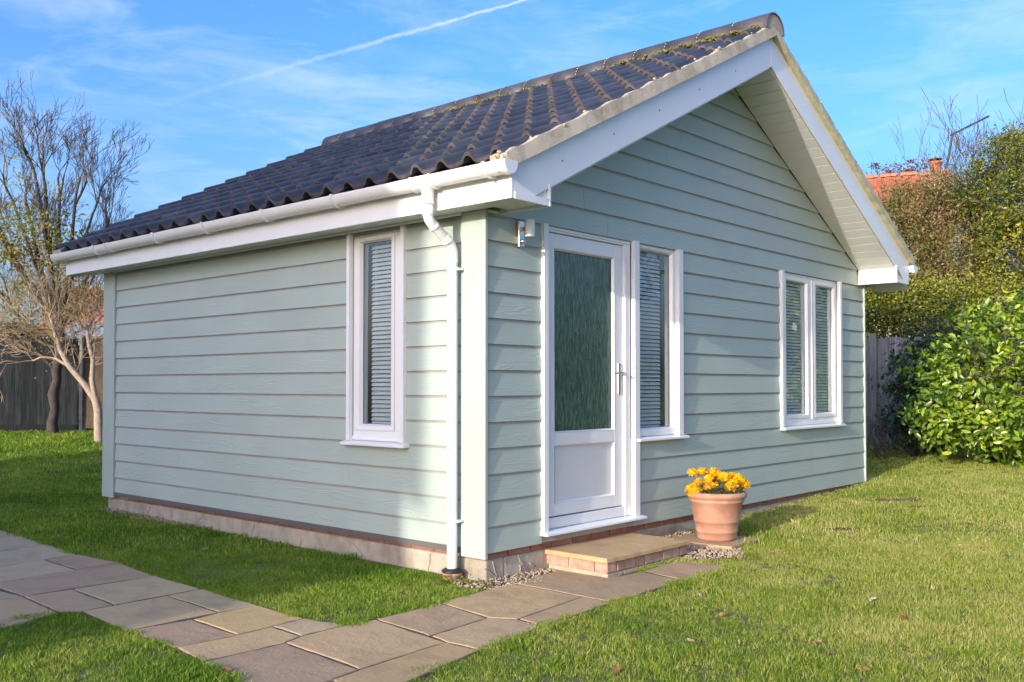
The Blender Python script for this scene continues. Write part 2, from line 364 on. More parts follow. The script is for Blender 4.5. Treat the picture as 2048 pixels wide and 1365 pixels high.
# --- wall carcass with openings (front y .03-.16, left x .03-.16)
OPF = [(.594, 1.611, .05, 2.14), (1.677, 2.24, .66, 2.14), (4.103, 5.372, .66, 2.14)]
OPL = [(.79, 1.335, .66, 2.13)]
mb = MB(); xs = .03
for a, b, z0, z1 in OPF:
    mb.box(xs, a, .012, .16, 0, 2.16); mb.box(a, b, .012, .16, 0 if z0 > .2 else 0, z0); mb.box(a, b, .012, .16, z1, 2.16); xs = b
mb.box(xs, XR-.01, .012, .16, 0, 2.16)
mb.prism([(.0, 2.16), (XR, 2.16), (RX, 3.70)], .012, .14)
mb.build('wall', M['plaster'], cabin)
mb = MB(); ys = .165
for a, b, z0, z1 in OPL:
    mb.box(.012, .16, ys, a, 0, 2.16); mb.box(.012, .16, a, b, 0, z0); mb.box(.012, .16, a, b, z1, 2.16); ys = b
mb.box(.012, .16, ys, YB-.17, 0, 2.16); mb.build('wall', M['plaster'], cabin)
mb = MB(); mb.box(.012, XR-.012, YB-.16, YB-.012, 0, 2.16); mb.prism([(.0, 2.162), (XR, 2.162), (RX, 3.70)], YB-.15, YB-.012); mb.build('wall', M['post'], cabin)
MB().box(XR-.16, XR-.012, .165, YB-.165, 0, 2.16).build('wall', M['post'], cabin)
MB().box(.0, XR, .165, YB-.165, -.02, .02).build('floor', M['carpet'], cabin)
# --- weatherboards
def board(x0, x1, z0, z1, xa=None, xb=None):
    """local: X length, front towards -Y, lower lip at y=0, upper edge set back; xa/xb = ends of the top edge"""
    xa = x0 if xa is None else xa; xb = x1 if xb is None else xb
    o = (x0, 0, z0); v = []
    d = .0135*(z1-z0)/EX
    for (x, z, y0, y1) in ((x0, z0, 0, .0132), (x1, z0, 0, .0132), (xb, z1, d, d+.007), (xa, z1, d, d+.007)):
        v.append((x-x0, y0, z-z0)); v.append((x-x0, y1, z-z0))
    m = MB(); m.v = v; m.f = [(0,2,4,6), (1,7,5,3), (0,1,3,2), (2,3,5,4), (4,5,7,6), (6,7,1,0)]
    return m.mesh('weatherboard', M['clad']), o
def place_board(x0, x1, k, side, xa=None, xb=None, z1=None):
    z0 = k*EX; z1 = z0+EX if z1 is None else z1
    me, o = board(x0, x1, z0, z1, xa, xb)
    if side == 'front': return ob('weatherboard', me, cabin, (o[0], 0, o[2]))
    return ob('weatherboard', me, cabin, (0, -o[0], o[2]), (0, 0, -PI/2))
def spans(a, b, cuts, joints):
    out = []; cur = a
    for c0, c1 in cuts:
        if c0 > cur: out.append((cur, c0))
        cur = max(cur, c1)
    if cur < b: out.append((cur, b))
    res = []
    for s0, s1 in out:
        js = [j for j in joints if s0+.05 < j < s1-.05]; p = s0
        for j in js: res.append((p, j-.0012)); p = j+.0012
        res.append((p, s1))
    return res
JF = {0: [3.9], 1: [2.44, 4.75], 2: [4.72], 13: [1.3, 4.9], 14: [1.02, 4.4], 15: [3.2], 16: [4.0], 17: [2.1], 3: [4.72], 18: [3.5]}
for k in range(0, 23):
    z0 = k*EX; z1 = z0+EX
    if k < 13:
        cuts = []
        if k >= 0: cuts.append((.546, 1.677 if k >= 4 else 1.62))
        if k >= 4: cuts = [(.546, 2.30), (4.051, 5.432)]
        for a, b in spans(.0125, 6.059, cuts, JF.get(k, [])): place_board(a, b, k, 'front')
    else:
        top = 3.735
        xa0 = max(.0125 if z0 < 2.2 else -.1, RX-(top-z0)/SL); xb0 = min(6.059, RX+(top-z0)/SL)
        if top-z0 <= .02: continue
        zt = min(z1, top-.004); xa1 = max(.0125, RX-(top-zt)/SL); xb1 = min(6.059, RX+(top-zt)/SL)
        xa0 = max(.0125, xa0)
        if k == 13: xa1 = max(.0125, xa1)
        js = [j for j in JF.get(k, []) if xa1+.2 < j < xb1-.2]
        if js:
            j = js[0]; place_board(xa0, j-.0012, k, 'front', xa1, j-.0012, zt); place_board(j+.0012, xb0, k, 'front', j+.0012, xb1, zt)
        else: place_board(xa0, xb0, k, 'front', xa1, xb1, zt)
JL = {0: [-3.72, -1.37], 2: [-3.72, -1.37], 5: [-4.2], 12: [-2.6]}
for k in range(13):
    cuts = [(-1.371, -.755)] if k >= 4 else []
    for a, b in spans(-4.957, -.209, cuts, JL.get(k, [])): place_board(a, b, k, 'left')
# --- corner boards
MB().box(-.013, .0115, -.006, .2075, -.035, 2.166).build('corner_board', M['post'], cabin, bevel=.002)
MB().box(-.013, .0115, 4.9585, 5.19, -.035, 2.166).build('corner_board', M['post'], cabin, bevel=.002)
MB().box(6.0605, 6.084, -.012, .12, -.02, 2.166).build('corner_board', M['post'], cabin, bevel=.002)
# --- plinth
g0 = -.45
MB().box(.028, .2, .028, YB-.03, g0, -.048).build('plinth', M['render'], cabin, bevel=.012)
MB().box(.2005, XR-.02, .029, .2, g0, -.05).build('plinth', M['render'], cabin, bevel=.012)
MB().box(.05, .2, .05, YB-.05, -.0485, .0).build('mortar_bed', M['verge'], cabin)
MB().box(.2005, XR-.03, .05, .2, -.0505, .0).build('mortar_bed', M['verge'], cabin)
bm_ = MB().box(0, .212, 0, .06, 0, .052).mesh('brick', M['brick'])
x = .03
while x < XR-.2:
    ob('brick', bm_, cabin, (x, .038+random.uniform(-.002,.002), -.048), bevel=.003); x += .224
y = .28
while y < YB-.2:
    ob('brick', bm_, cabin, (.040+random.uniform(-.002,.002)+.0, y, -.0465), (0,0,-PI/2), bevel=.003); y += .224
# cement scars running down the render
def scar(p0, p1, side):
    m = MB(); pts = []; n = 7
    for i in range(n):
        f = i/(n-1); a = p0[0]*(1-f)+p1[0]*f + random.uniform(-.006,.006); z = p0[1]*(1-f)+p1[1]*f
        pts.append((a, .028, z) if side == 'front' else (.028, a, z))
    m.tube(pts, [.004+.003*random.random() for _ in pts], 6); m.build('render_scar', M['scar'], cabin, True)
for a in (((.02,-.10),(.15,-.175),'front'), ((.09,-.06),(.13,-.18),'front'), ((.33,-.05),(.42,-.17),'front'), ((.35,-.12),(.36,-.17),'front'), ((.45,-.12),(.5,-.15),'front'),
          ((1.15,-.2),(1.35,-.08),'left'), ((2.65,-.19),(2.60,-.06),'left'), ((3.55,-.17),(3.38,-.07),'left'), ((.55,-.17),(.53,-.06),'left'), ((4.35,-.15),(4.3,-.06),'left'), ((2.0,-.2),(1.96,-.12),'left')): scar(*a)
# --- eaves box: fascia, soffit boards, bead
def fascia(x0, x1, y0, y1, nm='fascia'): return MB().box(x0, x1, y0, y1, 2.154, 2.352).build(nm, M['white'], cabin, bevel=.0025)
fascia(XL, XL+.014, YF+.004, 4.86); fascia(XL, XL+.014, 4.864, YE)
fascia(XRR-.014, XRR, YF+.004, YE)
y = YF+.03
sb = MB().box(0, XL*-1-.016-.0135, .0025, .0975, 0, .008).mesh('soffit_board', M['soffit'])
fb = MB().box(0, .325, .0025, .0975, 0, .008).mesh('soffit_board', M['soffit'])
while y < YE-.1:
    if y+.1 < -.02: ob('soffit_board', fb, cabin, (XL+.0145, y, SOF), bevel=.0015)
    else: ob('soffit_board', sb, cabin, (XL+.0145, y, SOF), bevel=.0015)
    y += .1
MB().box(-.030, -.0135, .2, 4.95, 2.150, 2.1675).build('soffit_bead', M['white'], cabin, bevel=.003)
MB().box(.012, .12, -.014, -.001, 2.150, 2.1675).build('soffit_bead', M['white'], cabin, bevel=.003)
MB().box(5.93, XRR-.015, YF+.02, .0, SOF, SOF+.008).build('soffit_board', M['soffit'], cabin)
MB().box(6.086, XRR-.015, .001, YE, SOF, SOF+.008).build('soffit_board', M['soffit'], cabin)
# --- bargeboards and the closed box ends
ZB, ZT = 3.748, 4.005
xe = RX-(ZB-2.154)/SL; xr = 2*RX-xe
for y0, y1 in ((YF, YF+.016), (YE-.016, YE)):
    MB().prism([(XL+.002, 2.155), (xe, 2.155), (RX-.0012, ZB), (RX-.0012, ZT), (XL+.002, bb(XL+.002, ZT))], y0, y1).build('bargeboard', M['white'], cabin, bevel=.0025)
    MB().prism([(XRR-.002, 2.155), (xr, 2.155), (RX+.0012, ZB), (RX+.0012, ZT), (XRR-.002, bb(XRR-.002, ZT))][::-1], y0, y1).build('bargeboard', M['white'], cabin, bevel=.0025)
MB().box(RX-.012, RX+.012, YF-.003, YF-.0005, ZB+.004, ZT-.01).build('joint_cover', M['white'], cabin)
for xa, sgn in ((XL+.03, 1), (XRR-.03, -1)):
    xb = .122 if sgn > 0 else 5.938
    lo, hi = min(xa, xb), max(xa, xb)
    MB().prism([(lo, 2.1545), (hi, 2.1545), (hi, 2.27 if sgn > 0 else 2.165), (lo, 2.165 if sgn > 0 else 2.27)] if sgn < 0 else [(lo, 2.1545), (hi, 2.1545), (hi, 2.262), (lo, 2.20)], YF+.0175, YF+.025).build('box_end_panel', M['white'], cabin)
    MB().box(lo-.002, hi, YF-.0045, YF-.0006, 2.152, 2.196).build('box_end_trim', M['white'], cabin, bevel=.001)
    xw = (.1225, .139) if sgn > 0 else (5.921, 5.9375)
    MB().box(xw[0], xw[1], YF-.006, .001, 2.151, bb((xw[0]+xw[1])/2, ZB)+.02).build('box_return', M['white'], cabin, bevel=.0015)
for i in range(10):      # white poly-top pins
    s_ = -1 if i % 2 else 1; f = (i//2+.5)/5
    x = RX + s_*(.35+f*2.75); z = bb(x, ZT)-.13
    MB().lathe([(0, .003), (.005, .0025), (.0075, 0)], 8).build('pin', M['soffit'] if s_ > 0 else M['concrete'], cabin, loc=(x, YF-.0005, z), rot=(PI/2, 0, 0))
# --- raking soffit boards under both verges (perpendicular to the slope)
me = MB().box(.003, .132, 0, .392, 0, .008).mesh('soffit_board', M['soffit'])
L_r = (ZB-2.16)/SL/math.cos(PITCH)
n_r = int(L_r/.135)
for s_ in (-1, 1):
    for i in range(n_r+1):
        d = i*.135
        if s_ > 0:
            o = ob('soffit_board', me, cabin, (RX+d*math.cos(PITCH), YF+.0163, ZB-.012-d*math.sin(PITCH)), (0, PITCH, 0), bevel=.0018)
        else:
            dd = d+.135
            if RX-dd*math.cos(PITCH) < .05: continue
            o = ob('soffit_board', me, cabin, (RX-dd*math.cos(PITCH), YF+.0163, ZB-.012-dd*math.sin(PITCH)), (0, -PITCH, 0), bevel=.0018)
MB().prism([(XL+.03, bb(XL+.03, ZT)-.08), (RX, ZT-.05), (XRR-.03, bb(XRR-.03, ZT)-.08), (XRR-.03, bb(XRR-.03, ZT)+.005), (RX, ZT+.005), (XL+.03, bb(XL+.03, ZT)+.005)], YF+.03, YE-.03).build('roof_deck', M['dark'], cabin)
# --- roof tiles
YV = -.44
prof = [(0,.012),(.06,.010),(.14,.003),(.26,0),(.38,.001),(.48,.006),(.55,.022),(.60,.040),(.66,.052),(.73,.056),(.80,.052),(.86,.040),(.91,.022),(.96,.013),(1.0,.012)]
TW = .229; TG = .305; TL = .385; TH = .024
def tile_mesh(t0=0.0, t1=1.0, length=TL):
    pr = [(t, h) for t, h in prof if t0 <= t <= t1]
    if t0 > 0 and pr[0][0] > t0: pr = [(t0, np.interp(t0, *zip(*prof)))]+pr
    v = []; f = []; n = len(pr)
    # rows: nose bottom, nose top (rounded), top surface front, top surface back
    for (xx, dz) in ((0, 0), (0, TH-.003), (.006, TH), (length, TH)):
        for t, h in pr: v.append((xx, (t-t0)*TW, h+dz if xx < length else h+dz))
    for r in range(3):
        for i in range(n-1): a = r*n+i; f.append((a, a+1, a+n+1, a+n))
    v += [(length, (t-t0)*TW, h) for t, h in pr]
    f.append((0, n, 2*n, 3*n, 4*n)); f.append((n-1, 5*n-1, 4*n-1, 3*n-1, 2*n-1))
    b = 0
    for i in range(n-1): f.append((i, 4*n+i, 4*n+i+1, i+1))
    m = MB(); m.v = v; m.f = [tuple(reversed(q)) for q in f]
    return m
def nose(me):
    me.materials.append(M['nose'])
    for p in me.polygons:
        if max(me.vertices[v].co.x for v in p.vertices) < .0065 and p.index < 200: p.material_index = 1
    return me
MTile = nose(tile_mesh().mesh('roof_tile', M['tile'], False)); MEdge = nose(tile_mesh(.375).mesh('roof_tile', M['tile'], False))
MTop = tile_mesh(0, 1, .11).mesh('roof_tile', M['tile']); MTopE = tile_mesh(.375, 1, .11).mesh('roof_tile', M['tile'])
def tile_matrix(j, i, side):
    """j column, i course; nose on the lower side"""
    xn = -.288 + i*TG*math.cos(PITCH); zn = 2.372 + SL*(xn+.288)
    yy = (-.297+TW*(j-1)) if j else YV
    tilt = PITCH-.092                           # each nose rides on the tile below
    jig = random.uniform(-.004, .004); yj = random.uniform(-.0015, .0015)
    if side < 0:
        return Matrix.Translation((xn+random.uniform(-.003,.003), yy+yj, zn+.006)) @ Euler((jig*.4, -tilt, yj*2)).to_matrix().to_4x4()
    wid = TW if j else TW*.625
    return Matrix.Translation((2*RX-xn, yy+wid, zn+.006)) @ Euler((0, tilt, PI)).to_matrix().to_4x4() if False else Matrix.Translation((2*RX-xn, yy+wid+yj, zn+.006)) @ Matrix.Rotation(PI, 4, 'Z') @ Euler((0, -tilt, 0)).to_matrix().to_4x4()
NC, NR = 27, 13
rest = MB(); right = MB()
def add_mesh(dst, me, mat):
    b = len(dst.v); dst.v += [tuple(mat @ v.co) for v in me.vertices]; dst.f += [tuple(b+q for q in p.vertices) for p in me.polygons]
for j in range(NC):
    for i in range(NR):
        me = (MTile if j else MEdge) if i < NR-1 else (MTop if j else MTopE)
        if i < NR-1 and j < 25:
            o = ob('roof_tile', me, cabin); o.matrix_world = tile_matrix(j, i, -1)
        else: add_mesh(rest, me, tile_matrix(j, i, -1))
        add_mesh(right, me, tile_matrix(j, i, 1))
tag(rest.build('roof_tile', M['tile'], cabin), kind='stuff')
tag(right.build('roof_tile', M['tile'], cabin), kind='stuff')
# --- ridge
def ridge_mesh(r=.150, ln=.331, r2=None):
    m = MB(); n = 16; A0 = R(-8); A1 = R(188); r2 = r-.016
    for rr, y in ((r, 0), (r, ln), (r2, ln), (r2, 0)):
        for k in range(n+1):
            a = A0+(A1-A0)*k/n; m.v.append((rr*math.cos(a)*1.06, y, rr*math.sin(a)*.93))
    q = n+1
    for r_ in range(4):
        for k in range(n):
            a = r_*q+k; b = ((r_+1) % 4)*q+k; m.f.append((a, a+1, b+1, b))
    return m.mesh('ridge_tile', M['ridge'], True)
rm = ridge_mesh(); y = -.452; ZR = 4.058
jm = MB(); 
for i in range(18):
    o = ob('ridge_tile', rm, cabin, (RX+random.uniform(-.003,.003), y, ZR+random.uniform(-.003,.003)), (random.uniform(-.006,.006), 0, 0)); 
    for p in o.data.polygons: p.use_smooth = len(p.vertices) == 4
    if i:
        for k in range(13):
            a = R(8)+R(164)*k/12
            if random.random() < .88:
                rr = .150+random.uniform(0,.002)
                c = Vector((RX+rr*1.06*math.cos(a), y-.003, ZR+rr*.93*math.sin(a)))
                jm.box(c.x-.007, c.x+.007, c.y-.004*random.random()-.001, c.y+.004, c.z-.009, c.z+.002)
    y += .3355
YRE = y
tag(jm.build('ridge_joint_mortar', M['verge'], cabin), kind='stuff')
m = MB(); n = 18
m.prism([(RX+.134*1.06*math.cos(a), ZR+.131*.93*math.sin(a)) for a in [R(-10)+R(200)*k/n for k in range(n+1)]], -.446, -.40)
m.build('ridge_end_mortar', M['render'], cabin)
m = MB(); m.prism([(RX+.134*1.06*math.cos(a), ZR+.131*.93*math.sin(a)) for a in [R(-10)+R(200)*k/n for k in range(n+1)]], YRE-.06, YRE-.01); m.build('ridge_end_mortar', M['render'], cabin)
# bedding under the ridge and moss on it
def clump(mb, c, r, sq=(1,1,.7), n=2):
    """small irregular lump"""
    b = len(mb.v); rings = 4; seg = 6
    mb.v.append((c[0], c[1], c[2]+r*sq[2]))
    for i in range(1, rings):
        ph = PI*i/rings
        for k in range(seg):
            a = 2*PI*k/seg+random.random()*.3; q = r*random.uniform(.75, 1.2)
            mb.v.append((c[0]+q*sq[0]*math.sin(ph)*math.cos(a), c[1]+q*sq[1]*math.sin(ph)*math.sin(a), c[2]+q*sq[2]*math.cos(ph)))
    mb.v.append((c[0], c[1], c[2]-r*sq[2]))
    for k in range(seg): mb.f.append((b, b+1+k, b+1+(k+1)%seg))
    for i in range(rings-2):
        for k in range(seg):
            a = b+1+i*seg+k; a2 = b+1+i*seg+(k+1)%seg; mb.f.append((a, a+seg, a2+seg, a2))
    e = b+1+(rings-1)*seg
    for k in range(seg): mb.f.append((e, e-seg+(k+1)%seg, e-seg+k))
for s_ in (-1, 1):
    MB().prism([(RX+s_*.02, 3.99), (RX+s_*.150, 3.985), (RX+s_*.146, 4.06), (RX+s_*.02, 4.07)][::(1 if s_ < 0 else -1)], -.43, YRE-.02).build('ridge_bedding', M['verge'], cabin)
ms = MB(); y = -.42
while y < YRE-.1:
    dens = .5+.5*math.sin(y*2.3+1)+.25*math.sin(y*7)
    if random.random() < dens*(1 if y < 3.4 else .25):
        for _ in range(3):
            clump(ms, (RX-.172+random.uniform(-.03,.012), y+random.uniform(-.02,.02), 4.052+random.uniform(-.02,.012)), random.uniform(.010,.022))
    y += .021
tag(ms.build('moss', M['moss'], cabin), kind='stuff')
# --- verge mortar band (front and rear) with the crumbs that squeezed out at each course
for s_ in (-1, 1):
    for (ya, yb_) in ((YV-.003, -.31), (YE-.05, 5.67)):
        n = 46; m = MB(); x_end = XL-.075 if s_ < 0 else XRR+.075
        secs = []
        for i in range(n+1):
            f = i/n; x = x_end*(1-f)+RX*f; lo = bb(x, ZT)+.001; hi = lo+.098+.006*math.sin(i*1.9)+random.uniform(-.003,.003)
            yo = random.uniform(-.002,.002)
            base = len(m.v)
            front = ya if ya < 0 else yb_; back = yb_ if ya < 0 else ya; sg = -1 if ya < 0 else 1
            m.v += [(x, front+sg*.016+yo, lo), (x, front+yo, hi), (x, back, hi), (x, back, lo)]
            if i:
                a = base-4
                for k in range(4): m.f.append((a+k, a+(k+1)%4, base+(k+1)%4, base+k))
        m.f.append((0,1,2,3)); e = len(m.v)-4; m.f.append((e+3,e+2,e+1,e))
        if s_*(1 if ya < 0 else -1) < 0: m.f = [tuple(reversed(q)) for q in m.f]
        m.build('verge_mortar', M['verge'] if s_ < 0 else M['lichen'], cabin)
cr = MB()
for i in range(NR):
    for s_ in (-1, 1):
        xn = RX + s_*(RX+.288-i*TG*math.cos(PITCH)); zn = bb(xn, ZT)+.095
        for _ in range(4): clump(cr, (xn+random.uniform(-.02,.045)*(1 if s_ < 0 else -1), YV+.02+random.uniform(-.02,.035), zn+random.uniform(-.012,.02)), random.uniform(.006,.016), (1,1,.7))
for _ in range(16): clump(cr, (XL-.07+random.uniform(-.02,.02), YV+random.uniform(.0,.1), 2.33+random.uniform(-.03,.06)), random.uniform(.01,.022))
tag(cr.build('mortar_crumb', M['crumb'], cabin), kind='stuff')
MB().box(.02, XR-.02, .145, YB-.16, SOF+.012, SOF+.03).build('ceiling', M['dark'], cabin)
# --- gutters
def gutter(side):
    gx = XL-.058 if side < 0 else XRR+.058; y0, y1 = -.46, 5.66
    def arc(r, dz, a0=0, a1=180, n=18): return [(gx+r*math.cos(R(180+a0+(a1-a0)*k/n)), 2.358+dz+min(0, (r*1.32)*math.sin(R(180+a0+(a1-a0)*k/n)))) for k in range(n+1)]
    def shell(name, ra, rb, ya, yb, par, dz=0, mat_=M['pvc']):
        o_, i_ = arc(ra, dz), arc(rb, dz); m = MB(); n = len(o_)
        for yy in (ya, yb): m.v += [(p[0], yy, p[1]) for p in o_]+[(p[0], yy, p[1]+.0) for p in i_]
        S = 2*n
        for k in range(n-1):
            m.f += [(k, k+1, S+k+1, S+k), (n+k, S+n+k, S+n+k+1, n+k+1), (k, n+k, n+k+1, k+1), (S+k, S+k+1, S+n+k+1, S+n+k)]
        m.f += [(0, S, S+n, n), (n-1, 2*n-1, S+2*n-1, S+n-1)]
        return m.build(name, mat_, par, True)
    def sharp(o):
        es = o.modifiers.new('split', 'EDGE_SPLIT'); es.split_angle = R(35); return o
    g = sharp(shell('gutter', .056, .053, y0, y1, cabin))
    for yb in ([-.296, 1.136, 1.974, 2.81, 3.61, 4.726] if side < 0 else [-.3, 1.2, 2.6, 4.0]):
        b_ = sharp(shell('gutter_bracket', .0675, .0562, yb-.011, yb+.011, g, .005))
        MB().box(min(gx-side*.03, gx-side*.057), max(gx-side*.03, gx-side*.057), yb-.009, yb+.009, 2.279, 2.296).build('bracket_arm', M['pvc'], g)
    for yb in ((4.44, 4.50) if side < 0 else ()):
        sharp(shell('gutter_union', .0630, .0562, yb-.010, yb+.010, g, .003))
    if side < 0: sharp(shell('gutter_union', .0585, .0562, 4.453, 4.487, g))
    for yb, sg in ((y0, -1), (y1, 1)):
        sharp(shell('stop_end', .0625, .0562, min(yb, yb-sg*.03), max(yb, yb-sg*.03), g, .001))
        m = MB(); pts = arc(.0595, .001)
        m.prism(pts if True else pts, min(yb, yb+sg*.004), max(yb, yb+sg*.004)); m.build('stop_end', M['pvc'], g)
    return g, gx, shell, sharp
G, GX, shell, sharp = gutter(-1); gutter(1)
sharp(shell('gutter_outlet', .0625, .0562, .165, .335, G, .001))
for yb in (.165, .335): sharp(shell('gutter_outlet', .0675, .0562, yb-.009, yb+.009, G, .003))
DY = .238
MB().lathe([(.046, .045), (.044, .02), (.0385, -.005), (.0385, -.062), (.0415, -.064), (.0415, -.075), (.034, -.076)], 24).build('outlet_spigot', M['pvc'], G, True, loc=(GX, DY, 2.262))
# downpipe with its swan neck
DX = -.062
dp = MB().tube([(GX, DY, 2.20), (GX, DY, 2.125), (GX+.012, DY, 2.095), (GX+.035, DY, 2.072), (DX-.045, DY, 1.978), (DX-.015, DY, 1.952), (DX, DY, 1.918), (DX, DY, 1.90), (DX, DY, 1.2), (DX, DY, .5), (DX, DY, -.13)], .0335, 20, cap=False).build('downpipe', M['pvc'], cabin, True)
def collar(p, d, r=.0385, h=.04):
    o = MB().lathe([(.033, -h/2), (r, -h/2+.001), (r, -h/2+.008), (r-.002, -h/2+.011), (r-.002, h/2-.004), (.033, h/2)], 20).build('pipe_socket', M['pvc'], dp, True, loc=p)
    o.rotation_euler = Vector(d).to_track_quat('Z', 'Y').to_euler(); sharp(o); return o
collar((GX, DY, 2.150), (0,0,1), h=.055); collar((DX-.062, DY, 1.991), (-.76,0,.65), h=.045); collar((DX, DY, 1.875), (0,0,1), .0385, .06)
collar((GX+.048, DY, 2.063), (-.76, 0, .65), .0365, .03)
for z in (1.80, .193):
    c_ = MB().lathe([(.0335, -.013), (.0365, -.013), (.0365, .013), (.0335, .013)], 20).build('pipe_clip', M['pvc'], dp, True, loc=(DX, DY, z)); sharp(c_)
    MB().box(-.005, .045, -.058, -.02, -.008, .008).build('pipe_clip', M['pvc'], dp, loc=(DX, DY, z), bevel=.002)

# ------------------------------------------------------------------ windows and door
def window(name, side, X0, X1, Z0, Z1, panes, glassY=.045, sill=(.04, .04), bz=None, blind=None, label=None, trimw=.045, mull=()):
    """X0..X1 outer trim; panes = list of (gx0,gx1,gz0,gz1)"""
    if side == 'front': w = empty(name, (0,0,0)); 
    else: w = empty(name, (0,0,0), -PI/2)
    w.parent = cabin
    if label: w['label'] = label
    # cover trims (proud of the boards)
    for a, b in ((X0, X0+trimw), (X1-trimw, X1)):
        MB().box(a, b, -.022, .05, Z0-.006, Z1).build('window_trim', M['white'], w, bevel=.003)
    MB().box(X0+trimw+.0005, X1-trimw-.0005, .022, .05, Z1-.028, Z1-.001).build('window_trim', M['white'], w, bevel=.002)
    a, b = X0+trimw+.0005, X1-trimw-.0005
    fr = MB(); y0, y1 = .02, .085
    zt, zb = Z1-.030, Z0+.002
    # frame members fill everything except the panes
    gz0 = min(p[2] for p in panes); gz1 = max(p[3] for p in panes)
    fr.box(a, b, y0, y1, zb, gz0-.045); fr.box(a, b, y0, y1, gz1+.045 if gz1+.045 < zt else zt-.012, zt)
    f = fr.build('window_frame', M['white'], w, bevel=.003)
    xs = [a]+[v for p in panes for v in (p[0]-.045, p[1]+.045)]+[b]
    for i in range(0, len(xs), 2):
        if xs[i+1]-xs[i] > .004: MB().box(xs[i], xs[i+1], y0+.0005, y1, gz0-.0455, min(gz1+.0455, zt)).build('window_frame', M['white'], w, bevel=.003)
    for (p0, p1, q0, q1) in panes:
        # chamfered glazing bead round each pane
        m = MB(); o_ = .045; ot = min(o_, zt-q1-.001)
        ou = [(p0-o_+.001, q0-o_+.001), (p1+o_-.001, q0-o_+.001), (p1+o_-.001, q1+ot-.001), (p0-o_+.001, q1+ot-.001)]
        mi_ = [(p0-.012, q0-.012), (p1+.012, q0-.012), (p1+.012, q1+min(.012, ot)), (p0-.012, q1+min(.012, ot))]
        inn = [(p0, q0), (p1, q0), (p1, q1), (p0, q1)]
        m.v = [(x, y1, z) for x, z in ou]+[(x, .013, z) for x, z in ou]+[(x, .014, z) for x, z in mi_]+[(x, glassY-.003, z) for x, z in inn]+[(x, y1, z) for x, z in inn]
        for r_ in range(4):
            for k in range(4): k2 = (k+1) % 4; m.f.append((r_*4+k, r_*4+k2, (r_+1)*4+k2, (r_+1)*4+k))
        sash = m.build('sash', M['white'], w, bevel=.0015)
        gk = MB()
        MB().box(p0-.004, p1+.004, glassY, glassY+.004, q0-.004, q1+.004).build('window_pane', M['glass'], w)
        # rubber gasket line
        for bx in ((p0, p0+.004, q0, q1), (p1-.004, p1, q0, q1), (p0, p1, q0, q0+.004), (p0, p1, q1-.004, q1)):
            gk.box(bx[0], bx[1], glassY-.0025, glassY-.0005, bx[2], bx[3])
        gk.build('gasket', M['black'], w)
        # venetian blind
        bx0, bx1 = blind or (p0-.02, p1+.02)
        if blind is None or len(panes) > 1: bx0, bx1 = p0-.02, p1+.02
        if blind and len(panes) == 1: bx0, bx1 = blind
        sm = MB(); ang = R(60); hw = .0142; n_ = 4; pts = []
        for k in range(n_+1):
            u_ = -hw+2*hw*k/n_; cv = .0022*(1-(u_/hw)**2); pts.append((u_*math.cos(ang)-cv*math.sin(ang)*0, u_*math.sin(ang)+cv))
        sm.v = [(0, p[0], p[1]) for p in pts]+[(bx1-bx0, p[0], p[1]) for p in pts]
        sm.f = [(k, k+1, n_+2+k, n_+1+k) for k in range(n_)]
        me = sm.mesh('blind_slat', M['slat'])
        z = q0+.004; pitch_ = .0307
        while z < q1-.01:
            s_ = ob('blind_slat', me, w, (bx0, glassY+.045, z), (random.uniform(-.05,.05), random.uniform(-.002,.002), 0)); z += pitch_
        for cx in (bx0+(bx1-bx0)*.18, bx0+(bx1-bx0)*.6): MB().box(cx-.0012, cx+.0012, glassY+.030, glassY+.032, q0-.01, q1+.02).build('blind_cord', M['white'], w)
    # sloping cill
    m = MB(); sx0, sx1 = X0-sill[0], X1+sill[1]
    m.prism([(-.048, Z0-.034), (-.048, Z0-.016), (.0, Z0-.004), (.05, Z0), (.05, Z0-.034)], sx0, sx1, 'x'); m.build('window_sill', M['white'], w, bevel=.003)
    MB().box(a, b, .012, .0195, Z0+.0005, Z0+.03).build('window_drip_bar', M['white'], w, bevel=.002)
    return w
window('tall_window', 'left', -1.371, -.755, .665, 2.148, [(-1.253, -.931, .7825, 2.075)], sill=(.035, .03), blind=(-1.212, -.90), trimw=.034)
window('side_light', 'front', 1.611, 2.30, .665, 2.148, [(1.735, 2.185, .728, 2.098)], sill=(-.03, .045), blind=(1.70, 2.12), trimw=.0665)
window('casement_window', 'front', 4.051, 5.432, .665, 2.148, [(4.215, 4.665, .778, 2.062), (4.875, 5.305, .778, 2.062)], sill=(.0, .03), trimw=.052)
MB().box(4.762, 4.778, .008, .02, .72, 2.11).build('window_mullion', M['white'], cabin, bevel=.003)
# door
df = empty('door_frame', (0,0,0)); df.parent = cabin
MB().box(.546, .594, -.022, .05, .062, 2.148).build('frame_trim', M['white'], df, bevel=.003)
MB().box(1.6115, 1.6765, -.0225, .05, .062, .657).build('frame_trim', M['white'], df, bevel=.003)
MB().box(.5945, 1.6105, .016, .05, 2.122, 2.147).build('frame_trim', M['white'], df, bevel=.003)
MB().box(.5945, .625, .018, .10, .082, 2.1215).build('frame_jamb', M['white'], df, bevel=.003)
MB().box(1.530, 1.6105, .018, .10, .082, 2.1215).build('frame_jamb', M['white'], df, bevel=.004)
MB().box(1.533, 1.560, .011, .0175, .15, 2.10).build('frame_bead', M['white'], df, bevel=.003)
MB().box(.6255, 1.5295, .020, .10, 2.108, 2.1215).build('frame_head', M['white'], df, bevel=.003)
MB().box(.6255, 1.5295, .022, .10, .082, .152).build('frame_threshold', M['white'], df, bevel=.004)
MB().prism([(-.060, .050), (-.060, .066), (.0, .078), (.10, .0815), (.10, .050)], .535, 1.715, 'x').build('door_sill', M['white'], df, bevel=.003)
